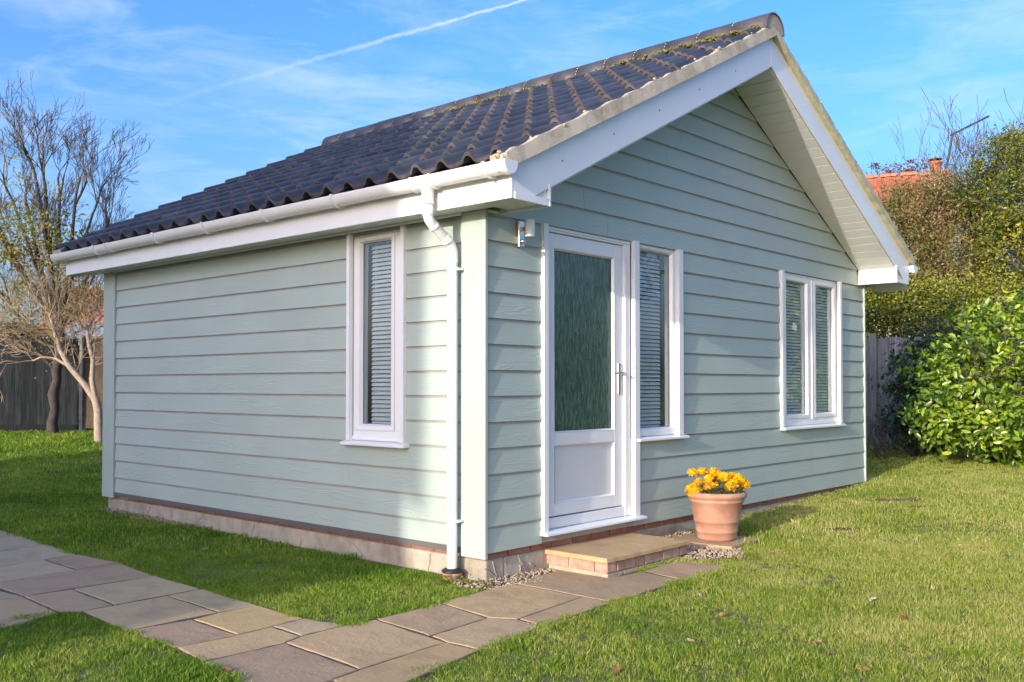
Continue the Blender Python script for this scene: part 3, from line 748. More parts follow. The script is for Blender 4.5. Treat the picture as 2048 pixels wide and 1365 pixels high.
door = MB()
X0, X1, Z0, Z1 = .632, 1.524, .160, 2.104
door.box(X0, .724, .036, .090, Z0, Z1).box(1.424, X1, .036, .090, Z0, Z1)
door.box(.7242, 1.4238, .0362, .090, 2.002, Z1-.0005).box(.7242, 1.4238, .0362, .090, .640, .728).box(.7242, 1.4238, .0362, .090, Z0+.0005, .245)
dl = door.build('door', M['white'], cabin, bevel=.003)
MB().box(.720, 1.428, .056, .064, .724, 2.006).build('door_glass', M['doorglass'], dl)
MB().box(.720, 1.428, .058, .070, .241, .644).build('door_panel', M['panel'], dl)
for z0, z1 in ((.728, 2.002), (.245, .640)):
    m = MB(); a, b = .7245, 1.4235; c = .012
    ou = [(a, z0+.0005), (b, z0+.0005), (b, z1-.0005), (a, z1-.0005)]; inn = [(a+c, z0+c), (b-c, z0+c), (b-c, z1-c), (a+c, z1-c)]
    m.v = [(x, .034, z) for x, z in ou]+[(x, .0555, z) for x, z in inn]+[(x, .0565, z) for x, z in ou]
    for r_ in range(2):
        for k in range(4): k2 = (k+1) % 4; m.f.append((r_*4+k, r_*4+k2, ((r_+1) % 3)*4+k2, ((r_+1) % 3)*4+k))
    m.build('glazing_bead', M['white'], dl)
m = MB(); a, b, z0, z1 = .7365, 1.4115, .740, 1.990
for bx in ((a, a+.004, z0, z1), (b-.004, b, z0, z1), (a, b, z0, z0+.004), (a, b, z1-.004, z1)): m.box(bx[0], bx[1], .0540, .0558, bx[2], bx[3])
m.build('gasket', M['black'], dl)
hx = 1.478
hp = MB(); hp.box(hx-.014, hx+.014, .024, .0355, .985, 1.225); hp = hp.build('handle_plate', M['chrome'], dl, bevel=.006)
MB().tube([(hx, .026, 1.150), (hx, -.018, 1.150), (hx-.010, -.026, 1.150), (hx-.115, -.026, 1.147)], [.010, .0095, .009, .0075], 12).build('door_handle', M['chrome'], dl, True)
MB().lathe([(0, .004), (.008, .004), (.008, 0)], 14).build('lock_cylinder', M['steel'], dl, loc=(hx, .024, 1.035), rot=(PI/2, 0, 0))
# wall light
wl = empty('wall_light', (.317, 0, 2.045)); wl.parent = cabin
MB().box(-.028, .028, -.022, .004, -.085, .085).build('back_plate', M['steel'], wl, bevel=.004)
MB().box(-.009, .009, -.062, -.023, .018, .045).build('arm', M['steel'], wl, bevel=.003)
MB().lathe([(0, .056), (.029, .056), (.031, .052), (.031, -.052), (.026, -.056), (.026, -.03), (0, -.03)], 28, (0, -.092, .03)).build('lamp_tube', M['pvc'], wl, True)
MB().lathe([(0, -.052), (.022, -.050), (.022, -.03)], 20, (0, -.092, .03)).build('lamp_lens', M['steel'], wl, True)
MB().lathe([(0, -.022), (.009, -.019), (.015, -.010), (.017, 0), (.012, .010), (0, .012)], 16, (0, -.034, -.048)).build('motion_sensor', M['chrome'], wl, True)
for a in list(wl.children):
    if a.name.startswith(('lamp_tube', 'motion')): a.modifiers.new('split', 'EDGE_SPLIT').split_angle = R(40)
# ================================================================== ground, path, small things
def ground_h(x, y): return gz(x, y)
xsg = sorted(set([round(-34+i*1.0, 2) for i in range(90)] + [round(-5+i*.25, 3) for i in range(70)])); ysg = sorted(set([round(-30+i*1.0, 2) for i in range(90)] + [round(-5+i*.25, 3) for i in range(80)]))
xsg = [-500]+xsg+[500]; ysg = [-500]+ysg+[500]
V = np.array([(x, y, ground_h(x, y)) for y in ysg for x in xsg]); nx = len(xsg)
F = np.array([(j*nx+i, j*nx+i+1, (j+1)*nx+i+1, (j+1)*nx+i) for j in range(len(ysg)-1) for i in range(nx-1)])
m, t, n, l, bs = newmat('lawn_ground'); M['ground'] = m
big = noise(t, 1.1, 6, coord='Position', rough=.65); fine = noise(t, 45, 6, coord='Position', rough=.7)
col = ramp(t, fine, [(.3, (.07, .068, .018)), (.55, (.15, .15, .035)), (.75, (.28, .25, .09))])
col = mix(t, mth(t, 'MULTIPLY', mth(t, 'SUBTRACT', big, .5, True), 3, True), col, (.12, .115, .045))
l.new(col, bs.inputs['Base Color']); bs.inputs['Roughness'].default_value = .95
bump(t, bs, fine, .8, .02)
tag(ob('ground', fastmesh('ground', V, F, m, smooth=True)), kind='structure')
PATH = [(-1.67, 5.767), (-1.235, 4.424), (-1.257, 3.409), (-1.288, 2.827), (-1.291, 1.714), (-1.293, 1.142), (-1.312, 0.515), (-1.318, 0.079), (-1.257, -0.201), (-1.08, -0.22), (-0.586, -0.186), (-0.311, -0.164), (0.086, -0.142), (0.597, -0.091), (0.616, -0.506), (1.379, -0.547), (1.395, -0.963), (0.853, -0.9), (0.072, -0.922), (-0.608, -0.977), (-1.146, -1.036), (-1.67, -1.141), (-2.039, -1.208), (-2.166, -0.935), (-2.167, -0.654), (-2.098, -0.245), (-2.076, 0.081), (-2.074, 0.526), (-2.046, 1.085), (-2.13, 1.161), (-2.411, 1.213), (-2.884, 1.31)]
SLABS = [[(-1.551, 5.235), (-1.235, 4.424), (-1.246, 4.001), (-1.392, 3.996), (-1.938, 3.947)], [(-1.952, 3.9), (-1.392, 3.996), (-1.246, 4.001), (-1.257, 3.409), (-1.626, 3.357), (-2.144, 3.26)], [(-2.144, 3.26), (-1.626, 3.357), (-1.257, 3.409), (-1.288, 2.827), (-1.537, 2.8), (-1.848, 2.75), (-2.324, 2.661)], [(-1.848, 2.75), (-1.537, 2.8), (-1.544, 2.274), (-2.038, 2.23), (-2.469, 2.178), (-2.324, 2.661)], [(-1.537, 2.8), (-1.288, 2.827), (-1.235, 2.342), (-1.544, 2.274)], [(-1.544, 2.274), (-1.235, 2.342), (-1.291, 1.714), (-2.102, 1.72), (-2.111, 2.032), (-2.157, 2.221)], [(-2.469, 2.178), (-2.157, 2.221), (-2.102, 1.72), (-2.224, 1.722), (-2.607, 1.719)], [(-2.607, 1.719), (-2.224, 1.722), (-2.102, 1.72), (-2.13, 1.161), (-2.473, 1.041), (-2.814, 1.031)], [(-2.102, 1.72), (-1.827, 1.696), (-1.843, 1.121), (-2.037, 1.103), (-2.13, 1.161)], [(-1.827, 1.696), (-1.291, 1.714), (-1.293, 1.142), (-1.843, 1.121)], [(-2.037, 1.103), (-1.532, 1.114), (-1.547, 0.533), (-2.074, 0.526)], [(-1.532, 1.114), (-1.293, 1.142), (-1.312, 0.515), (-1.547, 0.533)], [(-1.947, 0.517), (-1.729, 0.484), (-1.74, 0.042), (-2.068, 0.051), (-2.074, 0.526)], [(-1.729, 0.484), (-1.552, 0.525), (-1.312, 0.515), (-1.318, 0.079), (-1.531, 0.053), (-1.74, 0.042)], [(-2.068, 0.051), (-1.74, 0.042), (-1.531, 0.053), (-1.542, -0.21), (-1.671, -0.255), (-2.098, -0.245)], [(-1.531, 0.053), (-1.318, 0.079), (-1.257, -0.201), (-1.542, -0.21)], [(-2.098, -0.245), (-1.671, -0.255), (-1.702, -0.855), (-1.88, -0.887), (-2.166, -0.935), (-2.167, -0.654)], [(-1.671, -0.255), (-1.542, -0.21), (-1.257, -0.201), (-1.083, -0.224), (-1.149, -0.82), (-1.702, -0.855)], [(-1.702, -0.855), (-1.149, -0.82), (-1.142, -1.04), (-1.67, -1.141), (-1.976, -1.191), (-1.88, -0.887)], [(-1.083, -0.224), (-0.586, -0.186), (-0.669, -0.642), (-1.121, -0.682)], [(-1.121, -0.682), (-0.669, -0.642), (-0.58, -0.779), (-0.608, -0.977), (-1.142, -1.04), (-1.149, -0.82)], [(-0.586, -0.186), (0.085, -0.141), (0.07, -0.706), (-0.58, -0.779), (-0.669, -0.642)], [(-0.58, -0.779), (0.07, -0.706), (0.072, -0.922), (-0.608, -0.977)], [(0.085, -0.141), (0.597, -0.091), (0.616, -0.506), (0.912, -0.547), (0.853, -0.9), (0.072, -0.922), (0.07, -0.706)], [(0.912, -0.547), (1.379, -0.547), (1.395, -0.963), (0.853, -0.9)]]
M['bed'] = mortar_like('path_jointing', (.04, .032, .02), (.10, .078, .05), (.20, .155, .10), 22, 60)
def strip_poly(name, poly, mat_, dz, kind='structure'):
    v = [(x, y, gz(x, y)+dz) for x, y in poly]; m = MB(); m.v = v; m.f = [tuple(range(len(v)))]
    o = m.build(name, mat_)
    bm = o.data
    import bmesh
    b = bmesh.new(); b.from_mesh(bm); b.normal_update()
    if sum(f.normal.z for f in b.faces) < 0: bmesh.ops.reverse_faces(b, faces=b.faces)
    bmesh.ops.triangulate(b, faces=b.faces); b.to_mesh(bm); b.free()
    return tag(o, kind=kind)
# paving: one path, its stones as pieces of it
path = strip_poly('path', PATH, M['bed'], .0095)
SC = [(.34,.31,.32), (.36,.33,.32), (.38,.36,.30), (.40,.38,.30), (.34,.28,.27), (.33,.27,.26), (.40,.33,.28), (.38,.28,.22), (.38,.29,.25), (.40,.37,.28),
      (.42,.36,.26), (.36,.35,.27), (.30,.23,.23), (.44,.30,.20), (.44,.34,.24), (.42,.38,.30), (.30,.235,.225), (.44,.335,.245), (.38,.27,.19), (.36,.28,.22), (.42,.35,.26), (.44,.34,.23), (.38,.29,.22), (.33,.25,.21), (.35,.28,.23)]
def slab_obj(name, poly, zt, th, colr, parent=None, inset=.007, label=None, rough_=.006):
    g_ = max(colr[1], colr[0]*.835); colr = (colr[0], g_, min(colr[2], g_*.84))
    c = np.mean(np.array(poly), axis=0)
    a = sum(poly[i][0]*poly[(i+1)%len(poly)][1]-poly[(i+1)%len(poly)][0]*poly[i][1] for i in range(len(poly)))
    if a < 0: poly = poly[::-1]
    # subdivide the outline and nibble it a little, inset along the edge normal
    pts = []
    n_ = len(poly)
    for i in range(n_):
        p = Vector(poly[i]); q = Vector(poly[(i+1) % n_]); d = q-p; ln = d.length
        k = max(1, int(ln/.06)); nn = Vector((-d.y, d.x))/ln
        for s_ in range(k):
            f = (s_+ (0.0 if s_ else min(.5, .012/ln*1)))/k
            pts.append(p+d*f+nn*(inset+random.uniform(-.0035,.0035)*(rough_/.006)))
    v = []; f_ = []; m = MB(); N_ = len(pts)
    cx, cy = c
    def ring(ins, z): 
        for p in pts:
            dv = Vector((cx, cy))-p; dv.normalize(); q = p+dv*ins
            m.v.append((q.x-cx, q.y-cy, z+(gz(q.x, q.y) if zt is None else 0)+random.uniform(-.0008,.0008)))
    top = .014 if zt is None else zt
    ring(0, top-th); ring(0, top-.008); ring(.004, top-.002); ring(.012, top)
    for r_ in range(3):
        for k in range(N_): k2 = (k+1) % N_; m.f.append((r_*N_+k, r_*N_+k2, (r_+1)*N_+k2, (r_+1)*N_+k))
    m.f.append(tuple(range(3*N_, 4*N_)))
    o = m.build(name, M['slab'], parent, loc=(cx, cy, 0)); o.color = (*colr, 1)
    for p in o.data.polygons: p.use_smooth = False
    return o
for i, p in enumerate(SLABS):
    slab_obj('paving_slab', p, None, .035, tuple(.78*a_+.22*b_ for a_, b_ in zip(SC[i % len(SC)], (.38, .34, .285))), path)
# door step
step = empty('door_step', (1.09, -.24, -.19), 0, 'low brick door step topped with one tan sandstone slab under the cabin door', 'step')
def par(o, p): o.parent = p; o.matrix_parent_inverse = Matrix.Translation(p.location).inverted(); return o
o = slab_obj('step_slab', [(.595,-.505), (1.59,-.505), (1.59,.022), (.595,.022)], -.048, .030, (.43,.335,.245), inset=.002); par(o, step)
o = MB().box(.640, 1.545, -.462, .02, -.22, -.0785).build('mortar_core', M['crumb']); par(o, step)
sbm = MB().box(0, .205, 0, .10, 0, .066).mesh('brick', M['stepbrick'])
x = .630
hb = MB().box(0, .098, 0, .10, 0, .066).mesh('brick', M['stepbrick'])
for k, (me, w_) in enumerate([(hb,.098),(sbm,.205),(hb,.098),(sbm,.205),(sbm,.205),(hb,.05)]):
    if x+w_ > 1.56: break
    o = ob('brick', me, None, (x, -.478+random.uniform(-.003,.003), -.152), (0,0,random.uniform(-.008,.008)), bevel=.006); par(o, step); x += w_+.012
for k, (me, w_) in enumerate([(sbm,.205),(sbm,.205)]):
    o = ob('brick', me, None, (.630+random.uniform(-.003,.003), -.372+.218*k+w_, -.152), (0,0,-PI/2), bevel=.006); par(o, step)
for k in range(5):
    o = ob('brick', MB().box(0, .17, 0, .10, 0, .035).mesh('brick', M['crumb']), None, (.632+k*.184, -.476, -.192), bevel=.006); par(o, step)
# paver under the pot
pav = slab_obj('paver', [(1.90,-.665), (2.41,-.61), (2.39,-.10), (1.87,-.13)], -.118, .05, (.37,.30,.25), inset=0)
tag(pav, 'small sandstone paver lying in the grass under the terracotta flower pot', 'paver')
# gravel
gm = MB(); 
def in_poly(x, y, P):
    c = False; j = len(P)-1
    for i in range(len(P)):
        if (P[i][1] > y) != (P[j][1] > y) and x < (P[j][0]-P[i][0])*(y-P[i][1])/(P[j][1]-P[i][1])+P[i][0]: c = not c
        j = i
    return c
GR = [[(-.12,.2), (-.2,.05), (-.14,-.16), (.22,-.26), (.62,-.10), (.62,.03), (.0,.03)], [(1.60,.03), (1.60,-.40), (1.40,-.56), (1.72,-.86), (1.98,-.70), (1.92,-.1), (2.35,-.06), (2.35,.03)], [(-.09,5.1), (-.16,4.7), (-.03,3.4), (.03,3.4), (.03,5.1)]]
for P_ in GR:
    strip_poly('gravel_bed', P_, M['bed'], .0045)
    xs_ = [p[0] for p in P_]; ys_ = [p[1] for p in P_]; A = (max(xs_)-min(xs_))*(max(ys_)-min(ys_))
    for _ in range(int(A*2600)):
        x, y = random.uniform(min(xs_), max(xs_)), random.uniform(min(ys_), max(ys_))
        if in_poly(x, y, P_) and not (.6 < x < 1.6 and -.5 < y): clump(gm, (x, y, gz(x, y)+random.uniform(.004,.014)), random.uniform(.005,.012), (1, .8, .7))
tag(gm.build('gravel', M['pebble'], None, True), kind='stuff')
# drain gully
gl_ = empty('drain_gully', (DX, DY, -.20), 0, 'round terracotta drain collar with black rubber seal around the foot of the white downpipe', 'drain')
MB().lathe([(.050, -.05), (.056, .0), (.056, .045), (.063, .05), (.063, .064), (.056, .066), (.045, .066)], 28).build('clay_collar', M['terra'], gl_, True)
MB().lathe([(.062, .067), (.068, .070), (.068, .078), (.060, .085), (.045, .092), (.036, .094)], 28).build('rubber_seal', M['black'], gl_, True)
# ------------------------------------------------------------------ flower pot and marigolds
PX, PY, PZ = 2.14, -.405, -.117
pot = MB().lathe([(0, .002), (.128, 0), (.140, .004), (.148, .020), (.152, .058), (.158, .062), (.160, .070), (.157, .077), (.166, .135), (.172, .139), (.174, .146), (.171, .153), (.196, .285), (.207, .292), (.2085, .300), (.205, .308), (.213, .318), (.226, .330), (.229, .345), (.222, .360), (.208, .366), (.196, .360), (.190, .33), (.0, .325)], 56).build('flower_pot', M['terra'], None, True, (PX, PY, PZ))
tag(pot, 'large tapered terracotta flower pot with rolled rim standing on a paver beside the door step', 'flower pot')
soil_ = MB().lathe([(0, .338), (.19, .332)], 24).build('potting_soil', M['bed'], pot)
def bloom_mesh(r, seed):
    rr = np.random.default_rng(seed); m = MB()
    for k in range(130):
        th_ = math.acos(1-1.15*rr.random()); ph = rr.random()*2*PI
        d = Vector((math.sin(th_)*math.cos(ph), math.sin(th_)*math.sin(ph), math.cos(th_)*.8))
        c = d*r*rr.uniform(.72, .98); u = d.cross(Vector((0,0,1))+Vector(rr.normal(0,.3,3))).normalized(); w = (d*.8+u.cross(d)*rr.uniform(-.8,.8)).normalized()
        s_ = r*rr.uniform(.30,.46); b = len(m.v)
        m.v += [tuple(c-w*s_*.4), tuple(c+u*s_*.5+w*s_*.3), tuple(c+w*s_*.75+d*s_*.1), tuple(c-u*s_*.5+w*s_*.3)]
        m.f += [(b, b+1, b+2), (b, b+2, b+3)]
    core = MB(); core.lathe([(0, r*.72), (r*.45, r*.62), (r*.78, r*.25), (r*.7, -r*.1), (r*.3, -r*.3), (0, -r*.34)], 8)
    nb = len(m.v); m.v += core.v
    for q in core.f: m.f += [(nb+q[0], nb+q[1], nb+q[2]), (nb+q[0], nb+q[2], nb+q[3])]
    me = fastmesh('bloom', np.array(m.v), np.array(m.f), M['petal'], rr.random(len(m.f))*.6+(.4 if seed % 4 else .05)); return me
mar = empty('marigold_plant', (PX, PY, PZ+.33), 0, 'clump of bright yellow and orange marigolds growing in the terracotta pot', 'flowers')
BL = [bloom_mesh(.032, s_) for s_ in range(1, 6)]
# (image-plane offset right, height, depth) of the flower heads
heads = [(-.185,.235,0,1),(-.105,.235,.02,1.1),(-.018,.232,.03,1.15),(.015,.212,.0,1),(-.055,.175,-.03,1.15),(.052,.178,-.04,1.45),(.13,.192,.05,1.0),(.165,.190,.02,.9),(-.14,.145,-.03,.9),(-.18,.105,-.04,1.0),(-.205,.07,-.04,1.15),(-.165,.055,-.08,1.1),(-.08,.145,-.09,.8),(-.09,.108,-.12,.8),(-.04,.118,-.12,.9),(.095,.115,-.10,1.2),(.125,.14,-.06,1.1),(.175,.135,-.02,1.2),(.205,.145,.03,1.0),(.215,.10,-.02,1.1),(.06,.10,-.12,.8),(.14,.155,-.02,1.0),(-.195,.02,-.07,.9),(.0,.15,.06,1.0)]
sm = MB(); 
for i, (u_, h_, dd, s_) in enumerate(heads):
    p = RT*u_ + Vector((FWH.x, FWH.y, 0))*dd
    o = ob('bloom', BL[i % 5], mar, (p.x, p.y, h_*.76-.008), (random.uniform(-.5,.5), random.uniform(-.5,.5), random.random()*6)); o.scale = (s_*1.22,)*3
    q = p*.35
    sm.tube([(q.x, q.y, -.01), ((p.x+q.x)/2+random.uniform(-.01,.01), (p.y+q.y)/2, h_*.35), (p.x, p.y, h_*.76-.015)], .0022, 5)
sm.build('stem', M['stem'], mar)
m = MB(); tn = []
for _ in range(2600):
    r_ = .21*math.sqrt(random.random()); a = random.random()*2*PI; h_ = random.random()**1.3*.135*(1-.3*(r_/.2)**2)
    c = Vector((r_*math.cos(a), r_*math.sin(a), h_)); d = Vector((random.gauss(0,1), random.gauss(0,1), random.gauss(.4,.7))).normalized(); u = d.orthogonal().normalized()
    ln, wd = random.uniform(.012,.026), random.uniform(.0025,.005); b = len(m.v)
    m.v += [tuple(c), tuple(c+d*ln*.5+u*wd), tuple(c+d*ln), tuple(c+d*ln*.5-u*wd)]; m.f.append((b, b+1, b+2, b+3)); tn.append(min(1, random.random()**1.4))
tag(ob('foliage', fastmesh('foliage', np.array(m.v), np.array(m.f), M['mleaf'], tn), mar), kind='stuff')
# small weed beside the step
m = MB(); tn = []
for (wx, wy) in ((1.72,-.10),(1.80,-.08),(1.92,-.06),(-.14,.05),(-.2,.18),(-.1,-.12)):
    for _ in range(45):
        c = Vector((wx+random.gauss(0,.035), wy+random.gauss(0,.02), gz(wx, wy)+random.uniform(.005,.05))); d = Vector((random.gauss(0,1), random.gauss(0,1), .5)).normalized(); u = d.cross(Vector((0,0,1))).normalized()
        ln = random.uniform(.012,.024); b = len(m.v); m.v += [tuple(c), tuple(c+d*ln*.6+u*ln*.45), tuple(c+d*ln*1.1), tuple(c+d*ln*.6-u*ln*.45)]; m.f.append((b,b+1,b+2,b+3)); tn.append(random.random()*.6+.4)
tag(ob('weeds', fastmesh('weeds', np.array(m.v), np.array(m.f), M['ygreen'], tn)), kind='stuff')

# ------------------------------------------------------------------ grass
m, t, n, l, bs = newmat('grass_blade'); M['grass'] = m
a = n.new('ShaderNodeAttribute'); a.attribute_name = 'tint'
pos = n.new('ShaderNodeNewGeometry').outputs['Position']
patch = noise(t, .9, 5, vec=pos, rough=.6); patch2 = noise(t, 5.0, 4, vec=pos, rough=.6)
f = mth(t, 'ADD', mth(t, 'MULTIPLY', patch, .65), mth(t, 'MULTIPLY', patch2, .35))
sx = n.new('ShaderNodeSeparateXYZ'); l.new(pos, sx.inputs[0])
# the open lawn to the right of the path is drier than the strip along the cabin's left side
dry = mth(t, 'MULTIPLY', mth(t, 'SUBTRACT', mth(t, 'MULTIPLY', sx.outputs[0], .9), mth(t, 'ADD', sx.outputs[1], .3)), .05)
dry = mth(t, 'MINIMUM', mth(t, 'MAXIMUM', dry, -.06), .11)
f = mth(t, 'ADD', mth(t, 'ADD', f, dry), mth(t, 'MULTIPLY', mth(t, 'SUBTRACT', a.outputs['Fac'], .5), .42))
col = ramp(t, f, [(.24, (.045, .125, .010)), (.42, (.13, .235, .016)), (.57, (.25, .34, .032)), (.72, (.44, .42, .11)), (.88, (.60, .50, .24))])
l.new(col, bs.inputs['Base Color']); bs.inputs['Roughness'].default_value = .55; bs.inputs['Specular IOR Level'].default_value = .3
tr = n.new('ShaderNodeBsdfTranslucent'); l.new(mix(t, 1.0, col, (1.4, 1.5, .6), 'MULTIPLY'), tr.inputs[0])
mx = n.new('ShaderNodeMixShader'); mx.inputs[0].default_value = .38
l.new(bs.outputs[0], mx.inputs[1]); l.new(tr.outputs[0], mx.inputs[2]); l.new(mx.outputs[0], n['Material Output'].inputs[0])
def tuft(seed, rad, nb, h0, h1, w):
    rr = np.random.default_rng(seed); V = []; F = []; T = []
    for _ in range(nb):
        r_ = rad*math.sqrt(rr.random()); a_ = rr.random()*2*PI; x, y = r_*math.cos(a_), r_*math.sin(a_)
        h = rr.uniform(h0, h1); b_ = rr.random()*2*PI; le = h*rr.uniform(.15, 1.1); dx, dy = le*math.cos(b_), le*math.sin(b_)
        c_ = rr.random()*2*PI; ux, uy = w*math.cos(c_), w*math.sin(c_); k = len(V)
        V += [(x-ux, y-uy, -.01), (x+ux, y+uy, -.01), (x+dx*.35+ux*.8, y+dy*.35+uy*.8, h*.6), (x+dx*.35-ux*.8, y+dy*.35-uy*.8, h*.6), (x+dx, y+dy, h)]
        F += [(k, k+1, k+2), (k, k+2, k+3), (k+3, k+2, k+4)]
        tv = rr.random(); tv = tv if rr.random() > .1 else 1.0
        T += [tv]*3
    return bpy.data.objects.new('tuft', fastmesh('tuft', np.array(V), np.array(F), M['grass'], T))
def scatter(name, P, S, tufts, kind='stuff'):
    """P points, S scale; one object whose vertices carry instanced tufts"""
    col_ = bpy.data.collections.new(name+'_tufts')
    for o in tufts: col_.objects.link(o)
    me = bpy.data.meshes.new(name); me.vertices.add(len(P)); me.vertices.foreach_set('co', np.asarray(P, np.float32).ravel())
    at_ = me.attributes.new('size', 'FLOAT', 'POINT'); at_.data.foreach_set('value', np.asarray(S, np.float32)); me.update()
    o = ob(name, me); md = o.modifiers.new('scatter', 'NODES')
    g = bpy.data.node_groups.new(name, 'GeometryNodeTree'); g.interface.new_socket('Geometry', in_out='INPUT', socket_type='NodeSocketGeometry'); g.interface.new_socket('Geometry', in_out='OUTPUT', socket_type='NodeSocketGeometry')
    gi = g.nodes.new('NodeGroupInput'); go = g.nodes.new('NodeGroupOutput'); ip = g.nodes.new('GeometryNodeInstanceOnPoints'); ci = g.nodes.new('GeometryNodeCollectionInfo')
    ci.inputs['Collection'].default_value = col_; ci.inputs['Separate Children'].default_value = True; ci.inputs['Reset Children'].default_value = True
    ip.inputs['Pick Instance'].default_value = True
    rv = g.nodes.new('FunctionNodeRandomValue'); rv.data_type = 'FLOAT_VECTOR'; rv.inputs[0].default_value = (-.12, -.12, 0); rv.inputs[1].default_value = (.12, .12, 6.283)
    ri = g.nodes.new('FunctionNodeRandomValue'); ri.data_type = 'INT'; ri.inputs[4].default_value = 0; ri.inputs[5].default_value = len(tufts)-1
    na = g.nodes.new('GeometryNodeInputNamedAttribute'); na.data_type = 'FLOAT'; na.inputs['Name'].default_value = 'size'
    k = g.links.new
    k(gi.outputs[0], ip.inputs['Points']); k(ci.outputs[0], ip.inputs['Instance']); k(rv.outputs[0], ip.inputs['Rotation']); k(ri.outputs[2], ip.inputs['Instance Index']); k(na.outputs[0], ip.inputs['Scale']); k(ip.outputs[0], go.inputs[0])
    md.node_group = g; me.materials.append(M['grass'])
    return tag(o, kind=kind)
def inside_np(X, Y, P):
    c = np.zeros(len(X), bool); j = len(P)-1
    for i in range(len(P)):
        xi, yi = P[i]; xj, yj = P[j]
        with np.errstate(divide='ignore', invalid='ignore'):
            c ^= ((yi > Y) != (yj > Y)) & (X < (xj-xi)*(Y-yi)/(yj-yi+1e-12)+xi)
        j = i
    return c
SOIL = [(5.02,-.78,.40,.09,-.84), (3.17,-.94,.20,.045,-.84), (4.75,-1.15,.16,.05,-.84)]
def lawn_points(dmin, dmax, sp, marg=1.2, jit=.5):
    ext = dmax*1.3; xs_ = np.arange(CAM.x-2, CAM.x+ext, sp); ys_ = np.arange(CAM.y-dmax*.5, CAM.y+ext, sp)
    X, Y = np.meshgrid(xs_, ys_); X = X.ravel()+rng.uniform(-jit, jit, X.size)*sp; Y = Y.ravel()+rng.uniform(-jit, jit, Y.size)*sp
    dx, dy = X-CAM.x, Y-CAM.y; D = dx*math.cos(YAW)+dy*math.sin(YAW); S_ = dx*math.sin(YAW)-dy*math.cos(YAW)
    k = (D > dmin) & (D < dmax) & (np.abs(S_) < D*.54+marg)
    X, Y, D = X[k], Y[k], D[k]
    bad = inside_np(X, Y, PATH)
    bad |= (X > -.02) & (X < XR-.0) & (Y > -.015) & (Y < YB)
    bad |= (X > .56) & (X < 1.6) & (Y > -.5) & (Y < 0)
    bad |= inside_np(X, Y, [(1.95,-.62), (2.40,-.58), (2.40,-.12), (1.93,-.14)])
    for P_ in GR: bad |= inside_np(X, Y, P_) & (rng.random(len(X)) < .93)
    bad |= (X > -.045) & (X < 0) & (Y > 0) & (Y < YB) & (rng.random(len(X)) < .8)
    # hidden ground behind the cabin
    bad |= (X > .2) & (X < 9) & (Y > YB+3.5) & (Y > 9) & (X > 4.6+.0*Y)
    # worn bare-soil patches
    for (cx, cy, ra, rb_, th_) in SOIL:
        c_, s_ = math.cos(th_), math.sin(th_); u = (X-cx)*c_+(Y-cy)*s_; v = -(X-cx)*s_+(Y-cy)*c_
        bad |= ((u/ra)**2+(v/rb_)**2 < 1) & (rng.random(len(X)) < .82)
    X, Y, D = X[~bad], Y[~bad], D[~bad]
    Z = np.array([gz(a_, b_) for a_, b_ in zip(X, Y)])
    return np.stack([X, Y, Z], 1), D
P1, D1 = lawn_points(2.0, 7.2, .050, 2.2)
P2, D2 = lawn_points(7.2, 12.0, .085, 3.0)
P3, D3 = lawn_points(12.0, 24.0, .17, 4.5)
T1 = [tuft(i, .042, 60, .007, .022, .0013) for i in range(6)]
T2 = [tuft(10+i, .075, 70, .009, .026, .0021) for i in range(4)]
T3 = [tuft(20+i, .15, 90, .012, .036, .004) for i in range(4)]
def vnoise(P, f, seed):
    r2 = np.random.default_rng(seed); g = r2.random((97, 97)); X = P[:, 0]*f+500; Y = P[:, 1]*f+500
    i, j = np.floor(X).astype(int), np.floor(Y).astype(int); u, v = X-i, Y-j; u = u*u*(3-2*u); v = v*v*(3-2*v)
    q = lambda a, b: g[a % 97, b % 97]
    return (q(i, j)*(1-u)+q(i+1, j)*u)*(1-v)+(q(i, j+1)*(1-u)+q(i+1, j+1)*u)*v
def lush(P): return .55+.75*vnoise(P, 1.3, 1)+.75*vnoise(P, 5.5, 2)**2+(vnoise(P, 11, 3) > .86)*.55
def keepv(P, D, S):
    k = rng.random(len(P)) < np.clip(.75+.5*vnoise(P, 3.1, 5), 0, 1); return P[k], D[k], S[k]
S1 = rng.uniform(.7, 1.25, len(P1))*lush(P1); S2 = rng.uniform(.75, 1.25, len(P2))*lush(P2)
P1, D1, S1 = keepv(P1, D1, S1)
S3 = rng.uniform(.75, 1.3, len(P3))
S3[(P3[:, 1] > 12.2) & (P3[:, 0] < 6)] *= 1.7
# longer fringe creeping over the edges of the path
E_ = []
for i in range(len(PATH)):
    a_, b_ = Vector(PATH[i]), Vector(PATH[(i+1) % len(PATH)]); d_ = b_-a_; ln_ = d_.length; nn_ = Vector((-d_.y, d_.x))/ln_
    for k in range(int(ln_/.016)):
        p_ = a_+d_*random.random(); off_ = random.gauss(0, .011)
        for s_ in (1, -1):
            q_ = p_+nn_*s_*(.016+off_)
            if not in_poly(q_.x, q_.y, PATH) or random.random() < .25: E_.append((q_.x, q_.y))
E_ = [(x, y) for x, y in E_ if not (x > -.03 and y > -.03) and not (.5 < x < 1.62 and y > -.52) and not any(in_poly(x, y, P_) for P_ in GR) and (x-CAM.x)*math.cos(YAW)+(y-CAM.y)*math.sin(YAW) > 2.5]
PE = np.array([(x, y, gz(x, y)+.004) for x, y in E_]); PE = PE[vnoise(PE, 4.0, 8) > .42]
P1 = np.concatenate([P1, PE]); S1 = np.concatenate([S1, rng.uniform(.7, 1.5, len(PE))*(.6+.6*vnoise(PE, 3.0, 9))])
scatter('grass', P1, S1, T1); scatter('grass', P2, S2, T2); scatter('grass', P3, S3, T3)
print('tufts', len(P1), len(P2), len(P3))
